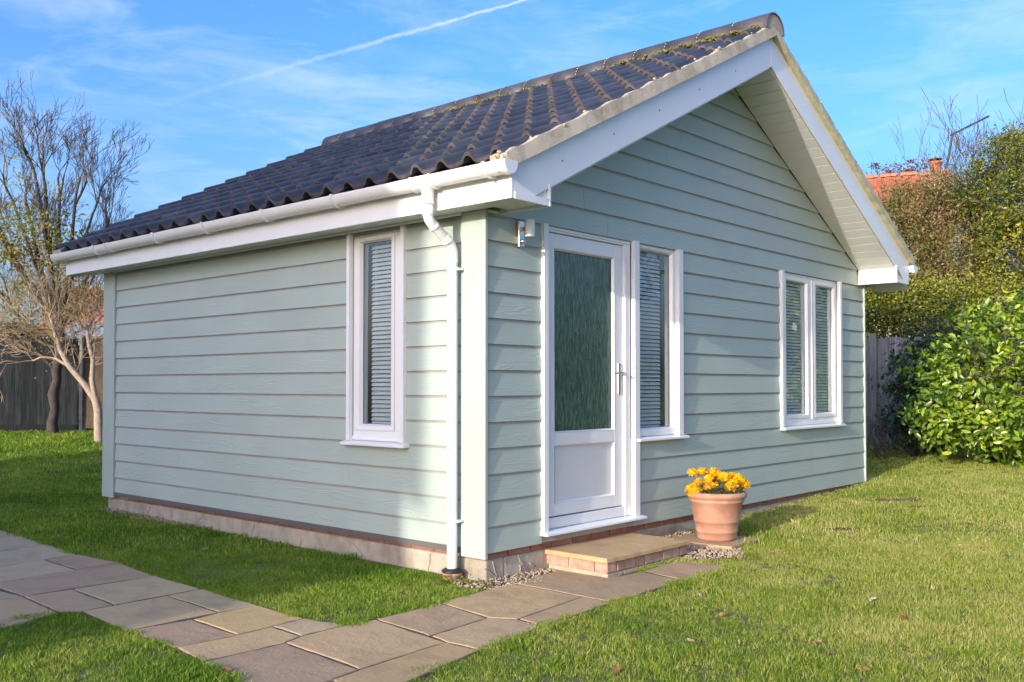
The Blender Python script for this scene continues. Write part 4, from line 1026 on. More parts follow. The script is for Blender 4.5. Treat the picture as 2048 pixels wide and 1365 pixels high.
# bare soil crumbs
sm = MB()
for (cx, cy, ra, rb_, th_) in SOIL:
    for _ in range(int(ra*rb_*5200)):
        r_ = math.sqrt(random.random()); a_ = random.random()*2*PI; u, v_ = ra*r_*math.cos(a_), rb_*r_*math.sin(a_)
        x, y = cx+u*math.cos(th_)-v_*math.sin(th_), cy+u*math.sin(th_)+v_*math.cos(th_)
        clump(sm, (x, y, gz(x, y)+.006), random.uniform(.005,.013), (1,1,.6))
M['soil'] = plain('dark_soil', (.11, .065, .04), .95, .4, 40)
tag(sm.build('soil', M['soil'], None), kind='stuff')
# fallen leaves
LV = [(-0.49, -1.47, 'small rust fallen leaf on the grass just right of the path end nearest the camera'), (-0.38, -1.68, 'small tan fallen leaf in front of the two pale leaves low on the lawn'), (-0.27, -2.47, 'large orange fallen leaf at the very bottom edge of the right lawn'), (-0.02, -2.15, 'large tan fallen leaf at bottom centre right, one of a close pair'), (0.84, -1.8, 'small brown fallen leaf below the flower pot halfway to the bottom edge'), (0.81, -1.86, 'small orange fallen leaf touching a brown one below the flower pot'), (1.0, -2.02, 'large pale fallen leaf alone in the middle of the right lawn'), (1.93, -0.98, 'large tan fallen leaf just below the paver with the flower pot'), (0.18, -1.54, 'small orange fallen leaf beside the path corner below the door step'), (2.96, -1.92, 'small pale fallen leaf at right of the lawn, below the bare soil patch'), (3.4, -1.66, 'large orange fallen leaf under the right end of the bare soil patch'), (8.15, -0.76, 'large rust fallen leaf on the grass in front of the big laurel'), (4.45, -1.24, 'small tan fallen leaf right beside the bare soil patch'), (1.23, -2.51, 'small rust fallen leaf near the right edge, below mid lawn'), (3.33, -2.09, 'small tan fallen leaf near the right edge above mid lawn'), (0.5, -1.23, 'small pale fallen leaf close to the upper edge of the path near the step'), (2.8, -1.17, 'small rust fallen leaf next to the small worn soil patch'), (0.64, -1.44, 'small tan fallen leaf below and left of the pot paver'), (-2.13, -0.44, 'large rust fallen leaf on the small lawn at bottom left'), (-0.55, 2.33, 'small pale fallen leaf in the shaded strip of grass between path and cabin'), (3.13, 15.01, 'small orange fallen leaf in the lit grass before the dark fence'), (-1.0, -1.73, 'large brown fallen leaf at the bottom edge near the path'), (0.72, -2.34, 'large rust fallen leaf low in the right half of the lawn')]
lms = []
for s_ in range(4):
    rr = np.random.default_rng(s_); m = MB(); L_ = .05; cur = rr.uniform(.1,.5)
    for i in range(5):
        f_ = i/4; wd = .020*math.sin(PI*min(1, f_*.9+.08))*(1+.25*rr.random()); z_ = .012*cur*math.cos(f_*5+s_)
        m.v += [(f_*L_, -wd, z_+.008*rr.random()+.006), (f_*L_, 0, z_), (f_*L_, wd, z_+.008*rr.random()+.006)]
    for i in range(4): b = i*3; m.f += [(b, b+1, b+4, b+3), (b+1, b+2, b+5, b+4)]
    m.tube([(L_, 0, .004), (L_*1.5, .004, .010)], .0008, 3)
    lms.append(m.mesh('fallen_leaf', M['fallen']))
for i, (x, y, lab) in enumerate(LV):
    o = ob('fallen_leaf', lms[i % 4], None, (x, y, gz(x, y)+.020), (random.uniform(-.4,.4), random.uniform(-.4,.4), random.random()*6.28)); o.scale = (random.uniform(.95, 1.2) if 'large' in lab else random.uniform(.55, .8),)*3
    o.color = dict(rust=(.26,.12,.06,1), tan=(.42,.27,.15,1), orange=(.42,.22,.10,1), pale=(.55,.48,.36,1), brown=(.22,.11,.06,1))[lab.split()[1]]
    tag(o, lab, 'leaf', 'fallen leaves scattered on the lawn')
# ================================================================== fences
def up3(p, z): return Vector((p.x, p.y, z))
FL = bpy.data.objects
def board_fence(name, label, p0, p1, w, ht, mat_, gap=.004, parts='fence_board', jitter=.012):
    """closeboard fence from p0 to p1 (x, y), boards overlapping like feather-edge"""
    d = Vector((p1[0]-p0[0], p1[1]-p0[1], 0)); ln = d.length; ang = math.atan2(d.y, d.x); z0 = gz(*p0)
    r_ = empty(name, (p0[0], p0[1], z0), ang, label, 'fence')
    n_ = int(ln/(w+gap)); mes = []
    for s_ in range(3):
        h = ht+random.uniform(-jitter, jitter)
        m = MB(); m.prism([(0, -.018), (w*1.10, -.004), (w*1.10, .0), (0, 0)], .13, h, 'z'); mes.append(m.mesh(parts, mat_))
    for i in range(n_): ob(parts, random.choice(mes), r_, (i*(w+gap), -.002+random.uniform(-.004,.002), 0), (0, random.uniform(-.004,.004), 0))
    return r_, ln
# left fence: dark closeboard, seen from the lawn (front towards the camera)
a = at(-260, 855, 18.5); b = at(160, 855, 18.5)
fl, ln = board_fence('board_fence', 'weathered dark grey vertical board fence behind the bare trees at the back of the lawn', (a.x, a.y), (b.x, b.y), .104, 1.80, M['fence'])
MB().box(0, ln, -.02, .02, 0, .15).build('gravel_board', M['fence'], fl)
for k in range(3): 
    MB().box(ln-2.9*k-.0, ln-2.9*k+.10, -.06, .05, 0, 1.86).build('fence_post', M['concrete'], fl, bevel=.008)
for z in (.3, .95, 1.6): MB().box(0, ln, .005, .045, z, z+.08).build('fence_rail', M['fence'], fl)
# lap panel fence to its right
a = at(166, 855, 18.45); b = at(700, 855, 17.0)
d = Vector((b.x-a.x, b.y-a.y, 0)); ang = math.atan2(d.y, d.x); ln = d.length
lp = empty('lap_fence', (a.x, a.y, gz(a.x, a.y)), ang, 'brown overlapping waney lap fence panel between the dark fence and the cabin corner', 'fence')
for p_ in range(3):
    for k in range(13):
        m = MB(); z0 = .10+k*.13; n_ = 14; x0 = p_*1.95+.02; L_ = 1.85
        lo = [z0+random.uniform(-.010,.010) for _ in range(n_+1)]
        for i in range(n_+1):
            x = x0+L_*i/n_; m.v += [(x, -.016, lo[i]), (x, -.002, z0+.15), (x, .002, z0+.15), (x, -.008, lo[i])]
            if i:
                b_ = (i-1)*4
                for q in range(4): m.f.append((b_+q, b_+4+q, b_+4+(q+1)%4, b_+(q+1)%4))
        m.build('fence_slat', M['lap'], lp)
    MB().box(p_*1.95-.06, p_*1.95+.015, -.05, .05, 0, 1.85).build('fence_post', M['concrete'], lp, bevel=.006)
    MB().box(x0, x0+L_, -.03, .02, 1.80, 1.83).build('fence_cap', M['lap'], lp)
    MB().box(x0+.9, x0+.94, -.03, -.017, .1, 1.8).build('fence_batten', M['lap'], lp)
# right fence
a = at(1640, 895, 14.4); b = at(2400, 895, 14.4)
fr, ln = board_fence('board_fence', 'silvery grey vertical board fence beside the cabin, half hidden by the green shrubs', (a.x, a.y), (b.x, b.y), .105, 1.66, M['greyfence'])
MB().box(0, ln, -.02, .02, 0, .15).build('gravel_board', M['greyfence'], fr)
p_ = at(1745, 895, 14.4); off = (Vector((p_.x, p_.y, 0))-Vector((a.x, a.y, 0))).length
for k in range(-0, 3): MB().box(off+k*1.85-.05, off+k*1.85+.05, -.05, -.015, 0, 1.72).build('fence_post', M['greyfence'], fr, bevel=.005)

# ================================================================== vegetation
def leaf_cloud(name, blobs, n, size, mat_, seed, flat=.25, asp=.5, clumps=60, clump_r=.35, parent=None, fold=False, tmean=None, hollow=.45, kind='stuff', droop=0.0):
    """leaf-sized quads gathered in clumps on and inside ellipsoid blobs; blobs = (center, (rx,ry,rz), weight[, tint bias])"""
    rr = np.random.default_rng(seed); wts = np.array([b[2] for b in blobs], float); wts /= wts.sum()
    C = np.array([tuple(b[0]) for b in blobs]); Rr = np.array([b[1] for b in blobs]); tb = np.array([b[3] if len(b) > 3 else 0 for b in blobs])
    # clump centres
    ci = rr.choice(len(blobs), clumps, p=wts); d = rr.normal(size=(clumps, 3)); d /= np.linalg.norm(d, axis=1)[:, None]
    rad = hollow+(1-hollow)*rr.random(clumps)**.5; cc = C[ci]+d*Rr[ci]*rad[:, None]
    ct = rr.normal(0, .21, clumps)+tb[ci]; cs = clump_r*rr.uniform(.5, 1.4, clumps)
    li = rr.integers(0, clumps, n); off = rr.normal(size=(n, 3))*cs[li][:, None]*.5
    P = cc[li]+off
    nrm_ = rr.normal(size=(n, 3))*.8+d[li]*.7+np.array([0, 0, .35]); nrm_ /= np.linalg.norm(nrm_, axis=1)[:, None]
    ax = np.cross(nrm_, rr.normal(size=(n, 3))+np.array([0, 0, -droop])); ax /= np.linalg.norm(ax, axis=1)[:, None]
    side = np.cross(nrm_, ax); s_ = size*rr.uniform(.6, 1.35, n)[:, None]
    gzv = np.array([gz(*p[:2]) for p in P[:, :2]]); keep = P[:, 2] > gzv+.01; P, nrm_, ax, side, s_, li = P[keep], nrm_[keep], ax[keep], side[keep], s_[keep], li[keep]; n = len(P)
    T = np.clip(.42+ct[li]+rr.normal(0, .17, n), 0, 1)
    if not fold:
        V = np.stack([P-ax*s_*.5, P+side*s_*asp*.5+nrm_*s_*.06, P+ax*s_*.5, P-side*s_*asp*.5+nrm_*s_*.06], 1).reshape(-1, 3)
        F = np.arange(4*n).reshape(n, 4); tt_ = T
    else:
        q = .5*asp; 
        V = np.stack([P-ax*s_*.5, P-ax*s_*.18+side*s_*q*.85+nrm_*s_*.10, P+ax*s_*.2+side*s_*q*.9+nrm_*s_*.10, P+ax*s_*.5-nrm_*s_*.06, P+ax*s_*.2-side*s_*q*.9+nrm_*s_*.10, P-ax*s_*.18-side*s_*q*.85+nrm_*s_*.10, P], 1).reshape(-1, 3)
        b_ = np.arange(n)*7; F = np.stack([np.stack([b_, b_+1, b_+2, b_+6], 1), np.stack([b_+6, b_+2, b_+3, b_+3], 1)], 1)
        tri = lambda *a_: np.stack([b_+k for k in a_], 1)
        F = np.concatenate([tri(0,1,6), tri(1,2,6), tri(2,3,6), tri(3,4,6), tri(4,5,6), tri(5,0,6)]); tt_ = np.tile(T, 6)
    o = ob(name, fastmesh(name, V, F, mat_, tt_), parent); 
    if kind: o['kind'] = kind
    return o, (P, nrm_, ax, s_, T)
class Tree:
    def __init__(s, seed): s.r = random.Random(seed); s.m = MB(); s.tips = []; s.fine = MB()
    def branch(s, p, d, r, ln, lvl, maxl, spread=.55, up=.25, kids=(2, 4), taper=.62, wob=.12, seg=5, lenk=.72, thin=.003):
        pts = [p]; rad = [r]; cur = Vector(p); d = Vector(d).normalized(); n_ = seg if lvl < 3 else 3
        for i in range(n_):
            d = (d+Vector((s.r.gauss(0, wob), s.r.gauss(0, wob), s.r.gauss(0, wob)+up*.12))).normalized()
            cur = cur+d*(ln/n_); pts.append(cur.copy()); rad.append(max(thin, r*(1-(1-taper)*(i+1)/n_)))
        (s.m if lvl < 2 else s.fine).tube(pts, rad, 8 if lvl == 0 else 6 if lvl == 1 else 4 if lvl < 4 else 3, cap=False)
        if lvl >= maxl: s.tips.append((cur, d)); return
        k = s.r.randint(*kids)
        for j in range(k):
            f = s.r.uniform(.35, 1) if j else 1.0
            q = pts[min(n_, max(1, int(round(f*n_))))]; ph = s.r.random()*2*PI; o = d.orthogonal().normalized(); o = o*math.cos(ph)+d.cross(o)*math.sin(ph)
            sp = spread*s.r.uniform(.5, 1.25)*(.6 if j == 0 else 1)
            nd = (d*math.cos(sp)+o*math.sin(sp)+Vector((0, 0, up))).normalized()
            s.branch(q, nd, rad[-1]*s.r.uniform(.6, .9), ln*lenk*s.r.uniform(.75, 1.15), lvl+1, maxl, spread, up, kids, taper, wob, seg, lenk, thin)
# --- tall multi-stemmed bare tree at the back left
TA = Tree(3); base = at(106, 862, 18.0); base.z = gz(base.x, base.y)
def W(px, py, D=18.0): return at(px, py, D)
TA.m.tube([base, W(104, 845), W(110, 820), W(106, 790), W(114, 760), W(112, 740), W(124, 700), W(120, 670), W(118, 640)], [.12, .095, .080, .10, .078, .09, .11, .09, .085], 9, cap=False)
TA.m.tube([W(116, 745), W(60, 690, 17.8), W(10, 650, 17.6), W(-30, 640, 17.5)], [.045, .04, .03, .02], 6, cap=False)
for (x0, y0, x1, y1, D_, r_) in ((118, 640, 55, 420, 18.2, .042), (118, 640, 90, 370, 18, .05), (118, 640, 150, 410, 17.7, .045), (120, 660, 205, 490, 18.3, .04), (118, 640, 5, 480, 18.3, .038), (118, 650, 70, 350, 17.6, .04), (120, 650, 180, 540, 18.6, .034), (100, 680, -30, 540, 18.2, .034), (118, 640, 120, 400, 18.3, .036), (118, 640, 25, 400, 18.1, .036), (118, 640, 185, 430, 18.1, .036), (118, 640, -15, 430, 18.1, .036)):
    p0 = W(x0, y0); p1 = W(x1, y1, D_); pm = p0*.52+p1*.48+Vector((TA.r.gauss(0,.06), TA.r.gauss(0,.06), -.12))
    TA.m.tube([p0, pm, p1], [r_, r_*.8, r_*.62], 6, cap=False)
    dd = (p1-pm).normalized()
    for q in range(3):
        TA.branch(p1 if q < 2 else pm, (dd+RT*TA.r.gauss(0,.3)+Vector((0, 0, .1))).normalized(), r_*.55, .52, 1, 6, .50, .16, (2, 3), .68, .12, 5, .80, .0036)
ta = empty('bare_tree', base, 0, 'tall leafless multi-stemmed tree with a dark trunk in front of the dark board fence', 'tree')
def attach(o, p): o.parent = p; o.matrix_parent_inverse = Matrix.Translation(p.location).inverted(); return o
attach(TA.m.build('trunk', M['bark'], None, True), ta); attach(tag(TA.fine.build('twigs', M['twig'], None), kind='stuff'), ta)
o, _ = leaf_cloud('leaves', [(W(60, 480), (1.1, 1.1, .7), 2, .1), (W(20, 470), (.9,.9,.6), 1, .1), (W(110, 520), (.9,.9,.5), 1, 0), (W(150, 500), (.5,.5,.4), .5, -.1), (W(70, 600), (1.0,1,.5), .7, .1), (W(80, 400), (1, 1, 1), .3, .1)], 5200, .062, M['autumn'], 5, clumps=190, clump_r=.28, asp=.6); attach(o, ta)
# --- pale leaning small tree with a fork
TB = Tree(11); bB = at(198, 874, 16.6); bB.z = gz(bB.x, bB.y)
w = lambda px, py, D=16.6: at(px, py, D)
TB.m.tube([bB, w(196, 820), w(190, 795)], [.085, .075, .07], 8, cap=False)
TB.m.tube([w(190, 797), w(184, 760), w(186, 720), w(178, 690), w(174, 660)], [.055, .045, .04, .036, .03], 7, cap=False)
TB.m.tube([w(190, 800), w(170, 770), w(140, 735), w(120, 700), w(108, 660), w(100, 630)], [.06, .055, .05, .042, .034, .026], 7, cap=False)
TB.m.tube([w(140, 735), w(112, 718), w(84, 714), w(66, 722)], [.03, .025, .02, .014], 6, cap=False)
for (px, py, dx, dz, r_, n_) in ((174, 662, .1, 1, .022, 4), (178, 690, .8, .6, .018, 3), (174, 662, -.6, .8, .02, 3), (100, 630, -.3, 1, .02, 4), (108, 660, -.9, .6, .018, 4), (120, 700, -.7, .4, .018, 3), (112, 718, -.5, .8, .014, 3), (84, 714, -.8, .5, .012, 3), (66, 722, -.9, .1, .010, 3), (150, 745, .3, 1, .014, 3), (184, 730, .7, .7, .014, 3), (130, 715, .5, 1, .014, 3), (100, 640, .7, .8, .016, 3), (108, 670, -.6, -.1, .014, 3), (60, 650, -.8, .3, .012, 3)):
    for q in range(n_):
        TB.branch(w(px, py), RT*(dx+TB.r.gauss(0,.35))+FWH*TB.r.gauss(0,.4)+Vector((0,0,dz+TB.r.gauss(0,.3))), r_*.8, .42, 2, 5, .62, .06, (2, 3), .6, .16, 4, .78, .0035)
tb = empty('small_tree', bB, 0, 'small sunlit tree with a pale forked leaning trunk beside the back corner of the cabin', 'tree')
attach(TB.m.build('trunk', M['palebark'], None, True), tb); attach(tag(TB.fine.build('twigs', M['paletwig'], None), kind='stuff'), tb)
o, _ = leaf_cloud('leaves', [(w(60, 640), (.8, .8, .5), 1, .2), (w(150, 680), (.6, .6, .5), .7, .2), (w(110, 600), (.9, .9, .5), 1, .2)], 900, .04, M['autumn'], 6, clumps=120, clump_r=.2, asp=.6); attach(o, tb)
# brambly scrub behind the cabin's left eave
TS = Tree(21)
for i in range(48):
    p = w(TS.r.uniform(-30, 200), TS.r.uniform(600, 690), TS.r.uniform(17.2, 19.5))
    TS.branch(p, RT*TS.r.gauss(0,.6)+FWH*TS.r.gauss(0,.3)+Vector((0,0,1)), .016, .6, 2, 5, .7, .05, (2, 3), .6, .2, 4, .78, .004)
sb_ = at(120, 800, 19.2); sb_.z = gz(sb_.x, sb_.y)
for i in range(8): 
    q = at(TS.r.uniform(-20, 200), 830, 19.2); q.z = gz(q.x, q.y); TS.m.tube([q, at(TS.r.uniform(-20, 200), 690, 19.2)], [.03, .016], 5, cap=False)
sb = empty('twiggy_shrub', sb_, 0, 'tangled tan twiggy shrub rising behind the dark fence below the tall bare tree', 'shrub')
attach(TS.m.build('stems', M['bark'], None), sb); attach(tag(TS.fine.build('twigs', M['paletwig'], None), kind='stuff'), sb)
o, _ = leaf_cloud('leaves', [(W(60, 620, 18.6), (1.3, 1.3, .5), 1, .1), (W(150, 600, 18.6), (.7, .7, .5), .6, .0)], 2600, .05, M['brown'], 9, clumps=110, clump_r=.25, asp=.5); attach(o, sb)

# --- right-hand planting
def shrub(name, label, cat, basepx, D, blobs, n, size, mat_, seed, trunk_mat='bark', **kw):
    b = at(basepx[0], basepx[1], D); b.z = gz(b.x, b.y)
    r_ = empty(name, b, 0, label, cat)
    st = Tree(seed); rr = st.r
    for bl in blobs[:7]:
        tgt = Vector(bl[0]); q = b+Vector((rr.gauss(0,.12), rr.gauss(0,.12), 0)); mid = (q+tgt)/2+Vector((rr.gauss(0,.1), rr.gauss(0,.1), 0))
        st.m.tube([q, mid, tgt], [.05, .035, .015], 6, cap=False)
        for k in range(5): st.branch(mid if k % 2 else tgt, Vector((rr.gauss(0,1), rr.gauss(0,1), rr.gauss(.6,.6))), .014, min(bl[1])*.7, 2, 4, .6, .1, (2, 3), .6, .15, 3, .7, .004)
    attach(st.m.build('stem', M[trunk_mat], None, True), r_); attach(tag(st.fine.build('twigs', M['twig'], None), kind='stuff'), r_)
    o, data = leaf_cloud('foliage', blobs, n, size, mat_, seed, **kw); attach(o, r_)
    return r_, data
B = lambda px, py, D, rx, rz, w_=1, tb_=0, ry=None: (at(px, py, D), (rx, ry or rx, rz), w_, tb_)
# trimmed hedge behind the fence
hb_ = []  # tint bias puts sunlight into the top leaves, shade into the lower
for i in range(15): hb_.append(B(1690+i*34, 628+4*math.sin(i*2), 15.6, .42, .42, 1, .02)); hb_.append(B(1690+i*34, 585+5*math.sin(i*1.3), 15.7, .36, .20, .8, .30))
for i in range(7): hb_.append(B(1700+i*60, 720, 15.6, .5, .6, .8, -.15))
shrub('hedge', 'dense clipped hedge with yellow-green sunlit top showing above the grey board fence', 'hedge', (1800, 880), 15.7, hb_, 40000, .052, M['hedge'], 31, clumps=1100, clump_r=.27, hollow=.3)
# broad brown-green shrub
bl = [B(1790, 520, 17.2, .9, .95, 1, .05), B(1850, 430, 17.4, .75, .7, 1, .1), B(1800, 440, 17.8, .55, .55, .7, .0), B(1925, 470, 17.2, .85, .9, 1.2, .1), B(1880, 560, 16.6, .9, .7, 1.1, .15), B(1960, 590, 16.6, .8, .7, 1, .1), B(1760, 600, 17.0, .6, .6, .7, -.1), B(1990, 520, 17, .7, .8, 1, .15), B(1845, 640, 16.8, .9, .6, .6, 0), B(1770, 480, 18, .5, .6, .7, .1), B(1820, 560, 17.6, .8, .8, .9, .0), B(1930, 400, 17.6, .5, .5, .6, .1), B(1865, 385, 17.5, .35, .35, .35, .1), B(1800, 395, 18, .25, .3, .2, .1)]
shrub('autumn_shrub', 'tall bushy shrub with brown and olive autumn leaves in front of the orange roofed house', 'shrub', (1880, 880), 17.2, bl, 44000, .058, M['brown'], 33, clumps=900, clump_r=.27, hollow=.3)
bl = [B(2010, 330, 16.4, .55, .55, 1, .0), B(2040, 420, 16.2, .6, .8, 1.2, .05), B(1950, 380, 16.8, .45, .45, .8, -.05), B(2090, 380, 16.5, .8, 1.0, 1.2, .05), B(2020, 500, 16, .6, .7, 1, .15), B(2060, 600, 15.8, .7, .8, 1, .1), B(1995, 440, 16.4, .5, .5, .8, -.1), B(2100, 500, 16, .9, 1.2, 1.2, 0), B(2030, 290, 16.6, .35, .3, .4, .05)]
shrub('evergreen_tree', 'tall dark green tree with yellow-green tips at the right edge of the picture', 'tree', (2060, 880), 16.2, bl, 19000, .062, M['ygreen'], 35, clumps=520, clump_r=.19, hollow=.35)
# laurel in the sun and its shaded part, the shade painted into leaf colour
bl = [B(1935, 760, 11.9, .62, .62, 1.3), B(2010, 700, 12.1, .62, .62, 1.3, .05), B(1890, 830, 11.7, .40, .42, 1), B(1960, 850, 11.6, .5, .38, 1.2), B(2050, 800, 11.9, .7, .75, 1.3), B(1940, 665, 12.6, .42, .36, .7, .1), B(2070, 660, 12.4, .6, .55, 1, .05), B(2035, 870, 11.6, .5, .3, 1), B(2120, 800, 12, .8, .8, 1.2), B(2180, 760, 12.4, .9, .9, 1), B(2010, 630, 12.7, .4, .25, .5, .1), B(1880, 740, 12.2, .35, .4, .7, -.05)]
laurel, data = shrub('laurel_shrub', 'large glossy bright green laurel shrub in full sun on the right side of the lawn', 'shrub', (1990, 905), 12.2, bl, 9800, .090, M['laurel'], 37, clumps=620, clump_r=.16, asp=.46, fold=True, hollow=.5)
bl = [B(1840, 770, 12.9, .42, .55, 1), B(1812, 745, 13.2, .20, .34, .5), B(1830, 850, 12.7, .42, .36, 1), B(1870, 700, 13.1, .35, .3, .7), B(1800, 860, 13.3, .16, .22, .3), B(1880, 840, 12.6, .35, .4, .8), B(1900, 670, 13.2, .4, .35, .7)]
shrub('shade_tinted_laurel', 'laurel with cabin shade painted into its dark leaves in front of the grey fence', 'shrub', (1840, 905), 13.0, bl, 3600, .085, M['shadeleaf'], 39, clumps=260, clump_r=.18, asp=.42, fold=True, hollow=.4)
# the most visible single leaves of the sunlit laurel are pieces of their own
P_, Nn, Ax, Ss, Tt = data
camv = np.array(CAM); dd_ = np.linalg.norm(P_-camv, axis=1); dx, dy = P_[:, 0]-CAM.x, P_[:, 1]-CAM.y
px_ = 1024+1915.29*(dx*math.sin(YAW)-dy*math.cos(YAW))/(dx*math.cos(YAW)+dy*math.sin(YAW))
ok = np.where((px_ < 2046) & (px_ > 1850))[0]; ok = ok[np.argsort(dd_[ok])[:900]]; ok = rng.choice(ok, 300, replace=False)
lm = MB(); lm.v = [(-.5,0,0), (-.36,.10,.03), (-.12,.20,.055), (.16,.19,.05), (.38,.09,.02), (.52,0,-.05), (.38,-.09,.02), (.16,-.19,.05), (-.12,-.20,.055), (-.36,-.10,.03), (0,0,0), (.3,0,-.015), (-.3,0,.0)]
lm.f = [(0,12,1), (12,10,2,1), (10,11,3,2), (11,5,4,3), (0,9,12), (9,8,10,12), (8,7,11,10), (7,6,5,11)]
lme = lm.mesh('leaf', M['laurelo'], True)
for i in ok:
    nn = Vector(Nn[i]); ax_ = Vector(Ax[i]); sd_ = nn.cross(ax_)
    mt = Matrix((ax_, sd_, nn)).transposed().to_4x4(); s_ = float(Ss[i][0])*1.05
    out = Vector(P_[i])+(CAM-Vector(P_[i])).normalized()*.10
    o = ob('leaf', lme); o.parent = laurel; o.matrix_parent_inverse = Matrix.Translation(laurel.location).inverted(); o.matrix_basis = Matrix.Translation(out) @ mt @ Matrix.Scale(s_, 4)
# dead bramble at the fence foot
TD = Tree(55)
for i in range(26):
    p = at(TD.r.uniform(1738, 1800), 895, TD.r.uniform(12.4, 13.6)); p.z = gz(p.x, p.y)
    TD.branch(p, RT*TD.r.gauss(0,.7)+FWH*TD.r.gauss(0,.4)+Vector((0,0,.8)), .006, .30, 3, 5, .7, .0, (1, 3), .6, .2, 4, .8, .003)
b = at(1765, 895, 13); b.z = gz(b.x, b.y); de = empty('dead_stems', b, 0, 'dry tangled brown stems at the foot of the grey fence next to the cabin corner', 'dead plant')
attach(tag(TD.fine.build('twigs', M['twig'], None), kind='stuff'), de)

# --- distant trees on the right
def bare(label, basepx, D, topy, r0, seed, lv=5, matn='twig', n0=5, name='bare_tree', spread=.5, leaves=None, wpx=0, up=.22):
    T_ = Tree(seed); b = at(basepx[0], basepx[1], D); b.z = gz(b.x, b.y); top = at(basepx[0], topy, D).z; H = top-b.z
    fk = b+Vector((0, 0, H*.50)); T_.m.tube([b, b+Vector((.05, .03, H*.25)), fk], [r0, r0*.85, r0*.7], 7, cap=False)
    for k in range(n0): T_.branch(fk-Vector((0,0,H*.06*(k % 3))), Vector((T_.r.gauss(0,.5), T_.r.gauss(0,.5), 1)), r0*.45, H*.17, 1, lv, spread, up, (2, 3), .62, .13, 4, .78, .006)
    r_ = empty(name, b, 0, label, 'tree'); attach(T_.m.build('trunk', M['bark'], None, True), r_); attach(tag(T_.fine.build('twigs', M[matn], None), kind='stuff'), r_)
    if leaves:
        c = [tuple(t_[0]) for t_ in T_.tips]; pts = [(Vector(p), (.2, .2, .12), 1, 0) for p in random.Random(seed).sample(c, min(len(c), 90))]
        o, _ = leaf_cloud('leaves', pts, leaves, .13, M['rusty'], seed, clumps=200, clump_r=.22, asp=.35); attach(o, r_)
    return r_
bare('leafless tree rising behind the shrubs to the right of the roof aerial', (1965, 800), 23, 215, .15, 61, 6, n0=7, spread=.6)
bare('leafless tree with spreading branches at the top right corner', (2045, 800), 22, 185, .14, 62, 6, n0=7, spread=.6)
bare('thin pale leafless tree behind the orange roof, left of the chimney', (1842, 800), 34, 262, .12, 63, 5, n0=5, spread=.45)
bare('small flat-topped tree with rust coloured seed heads behind the orange roof', (1770, 800), 33, 308, .14, 64, 5, name='sumac_tree', n0=11, leaves=5200, spread=.75, up=.10)

# ================================================================== far houses
def roofmat(name, a, b):
    m, t, n, l, bs = newmat(name)
    col = ramp(t, noise(t, 2.5, 8, rnd=True, rough=.7), [(.3, a), (.7, b)]); l.new(col, bs.inputs['Base Color']); bs.inputs['Roughness'].default_value = .85; return m
M['oroof'] = roofmat('orange_roof_tile', (.30, .085, .045), (.50, .17, .085)); M['oridge'] = roofmat('orange_ridge_tile', (.42, .15, .08), (.55, .22, .12))
M['broof'] = roofmat('rust_roof_tile', (.26, .10, .06), (.42, .19, .11)); M['groof'] = roofmat('grey_felt_roof', (.20, .22, .25), (.28, .30, .34)); M['droof'] = roofmat('dark_felt_roof', (.03, .03, .035), (.06, .06, .07))
M['cream'] = plain('cream_house_wall', (.55, .50, .44), .8, .08); M['wbrick'] = plain('house_brick_wall', (.30, .14, .09), .85, .2, 8)
def roof_courses(p0, u, dn, w_, h, n_, mat_, name='roof', wave=.0, parent=None):
    """tiled slope: n_ overlapping courses from the ridge p0 along u (width w_) and down dn (length h)"""
    m = MB(); nrm_ = u.cross(dn).normalized(); nrm_ = nrm_ if nrm_.z > 0 else -nrm_
    k = max(1, int(w_/.22)) if wave else 1
    for i in range(n_):
        a = p0+dn*(h*i/n_)+nrm_*.0; c = p0+dn*(h*(i+1.25)/n_)+nrm_*.05
        for j in range(k*2 if wave else 1):
            kk = k*2 if wave else 1; f0, f1 = j/kk, (j+1)/kk; z0, z1 = (wave*(j % 2), wave*((j+1) % 2))
            b_ = len(m.v); m.v += [tuple(a+u*w_*f0+nrm_*z0), tuple(a+u*w_*f1+nrm_*z1), tuple(c+u*w_*f1+nrm_*z1), tuple(c+u*w_*f0+nrm_*z0), tuple(c+u*w_*f1+nrm_*(z1-.05)), tuple(c+u*w_*f0+nrm_*(z0-.05))]
            m.f += [(b_, b_+3, b_+2, b_+1), (b_+3, b_+5, b_+4, b_+2)]
    return m.build(name, mat_, parent)
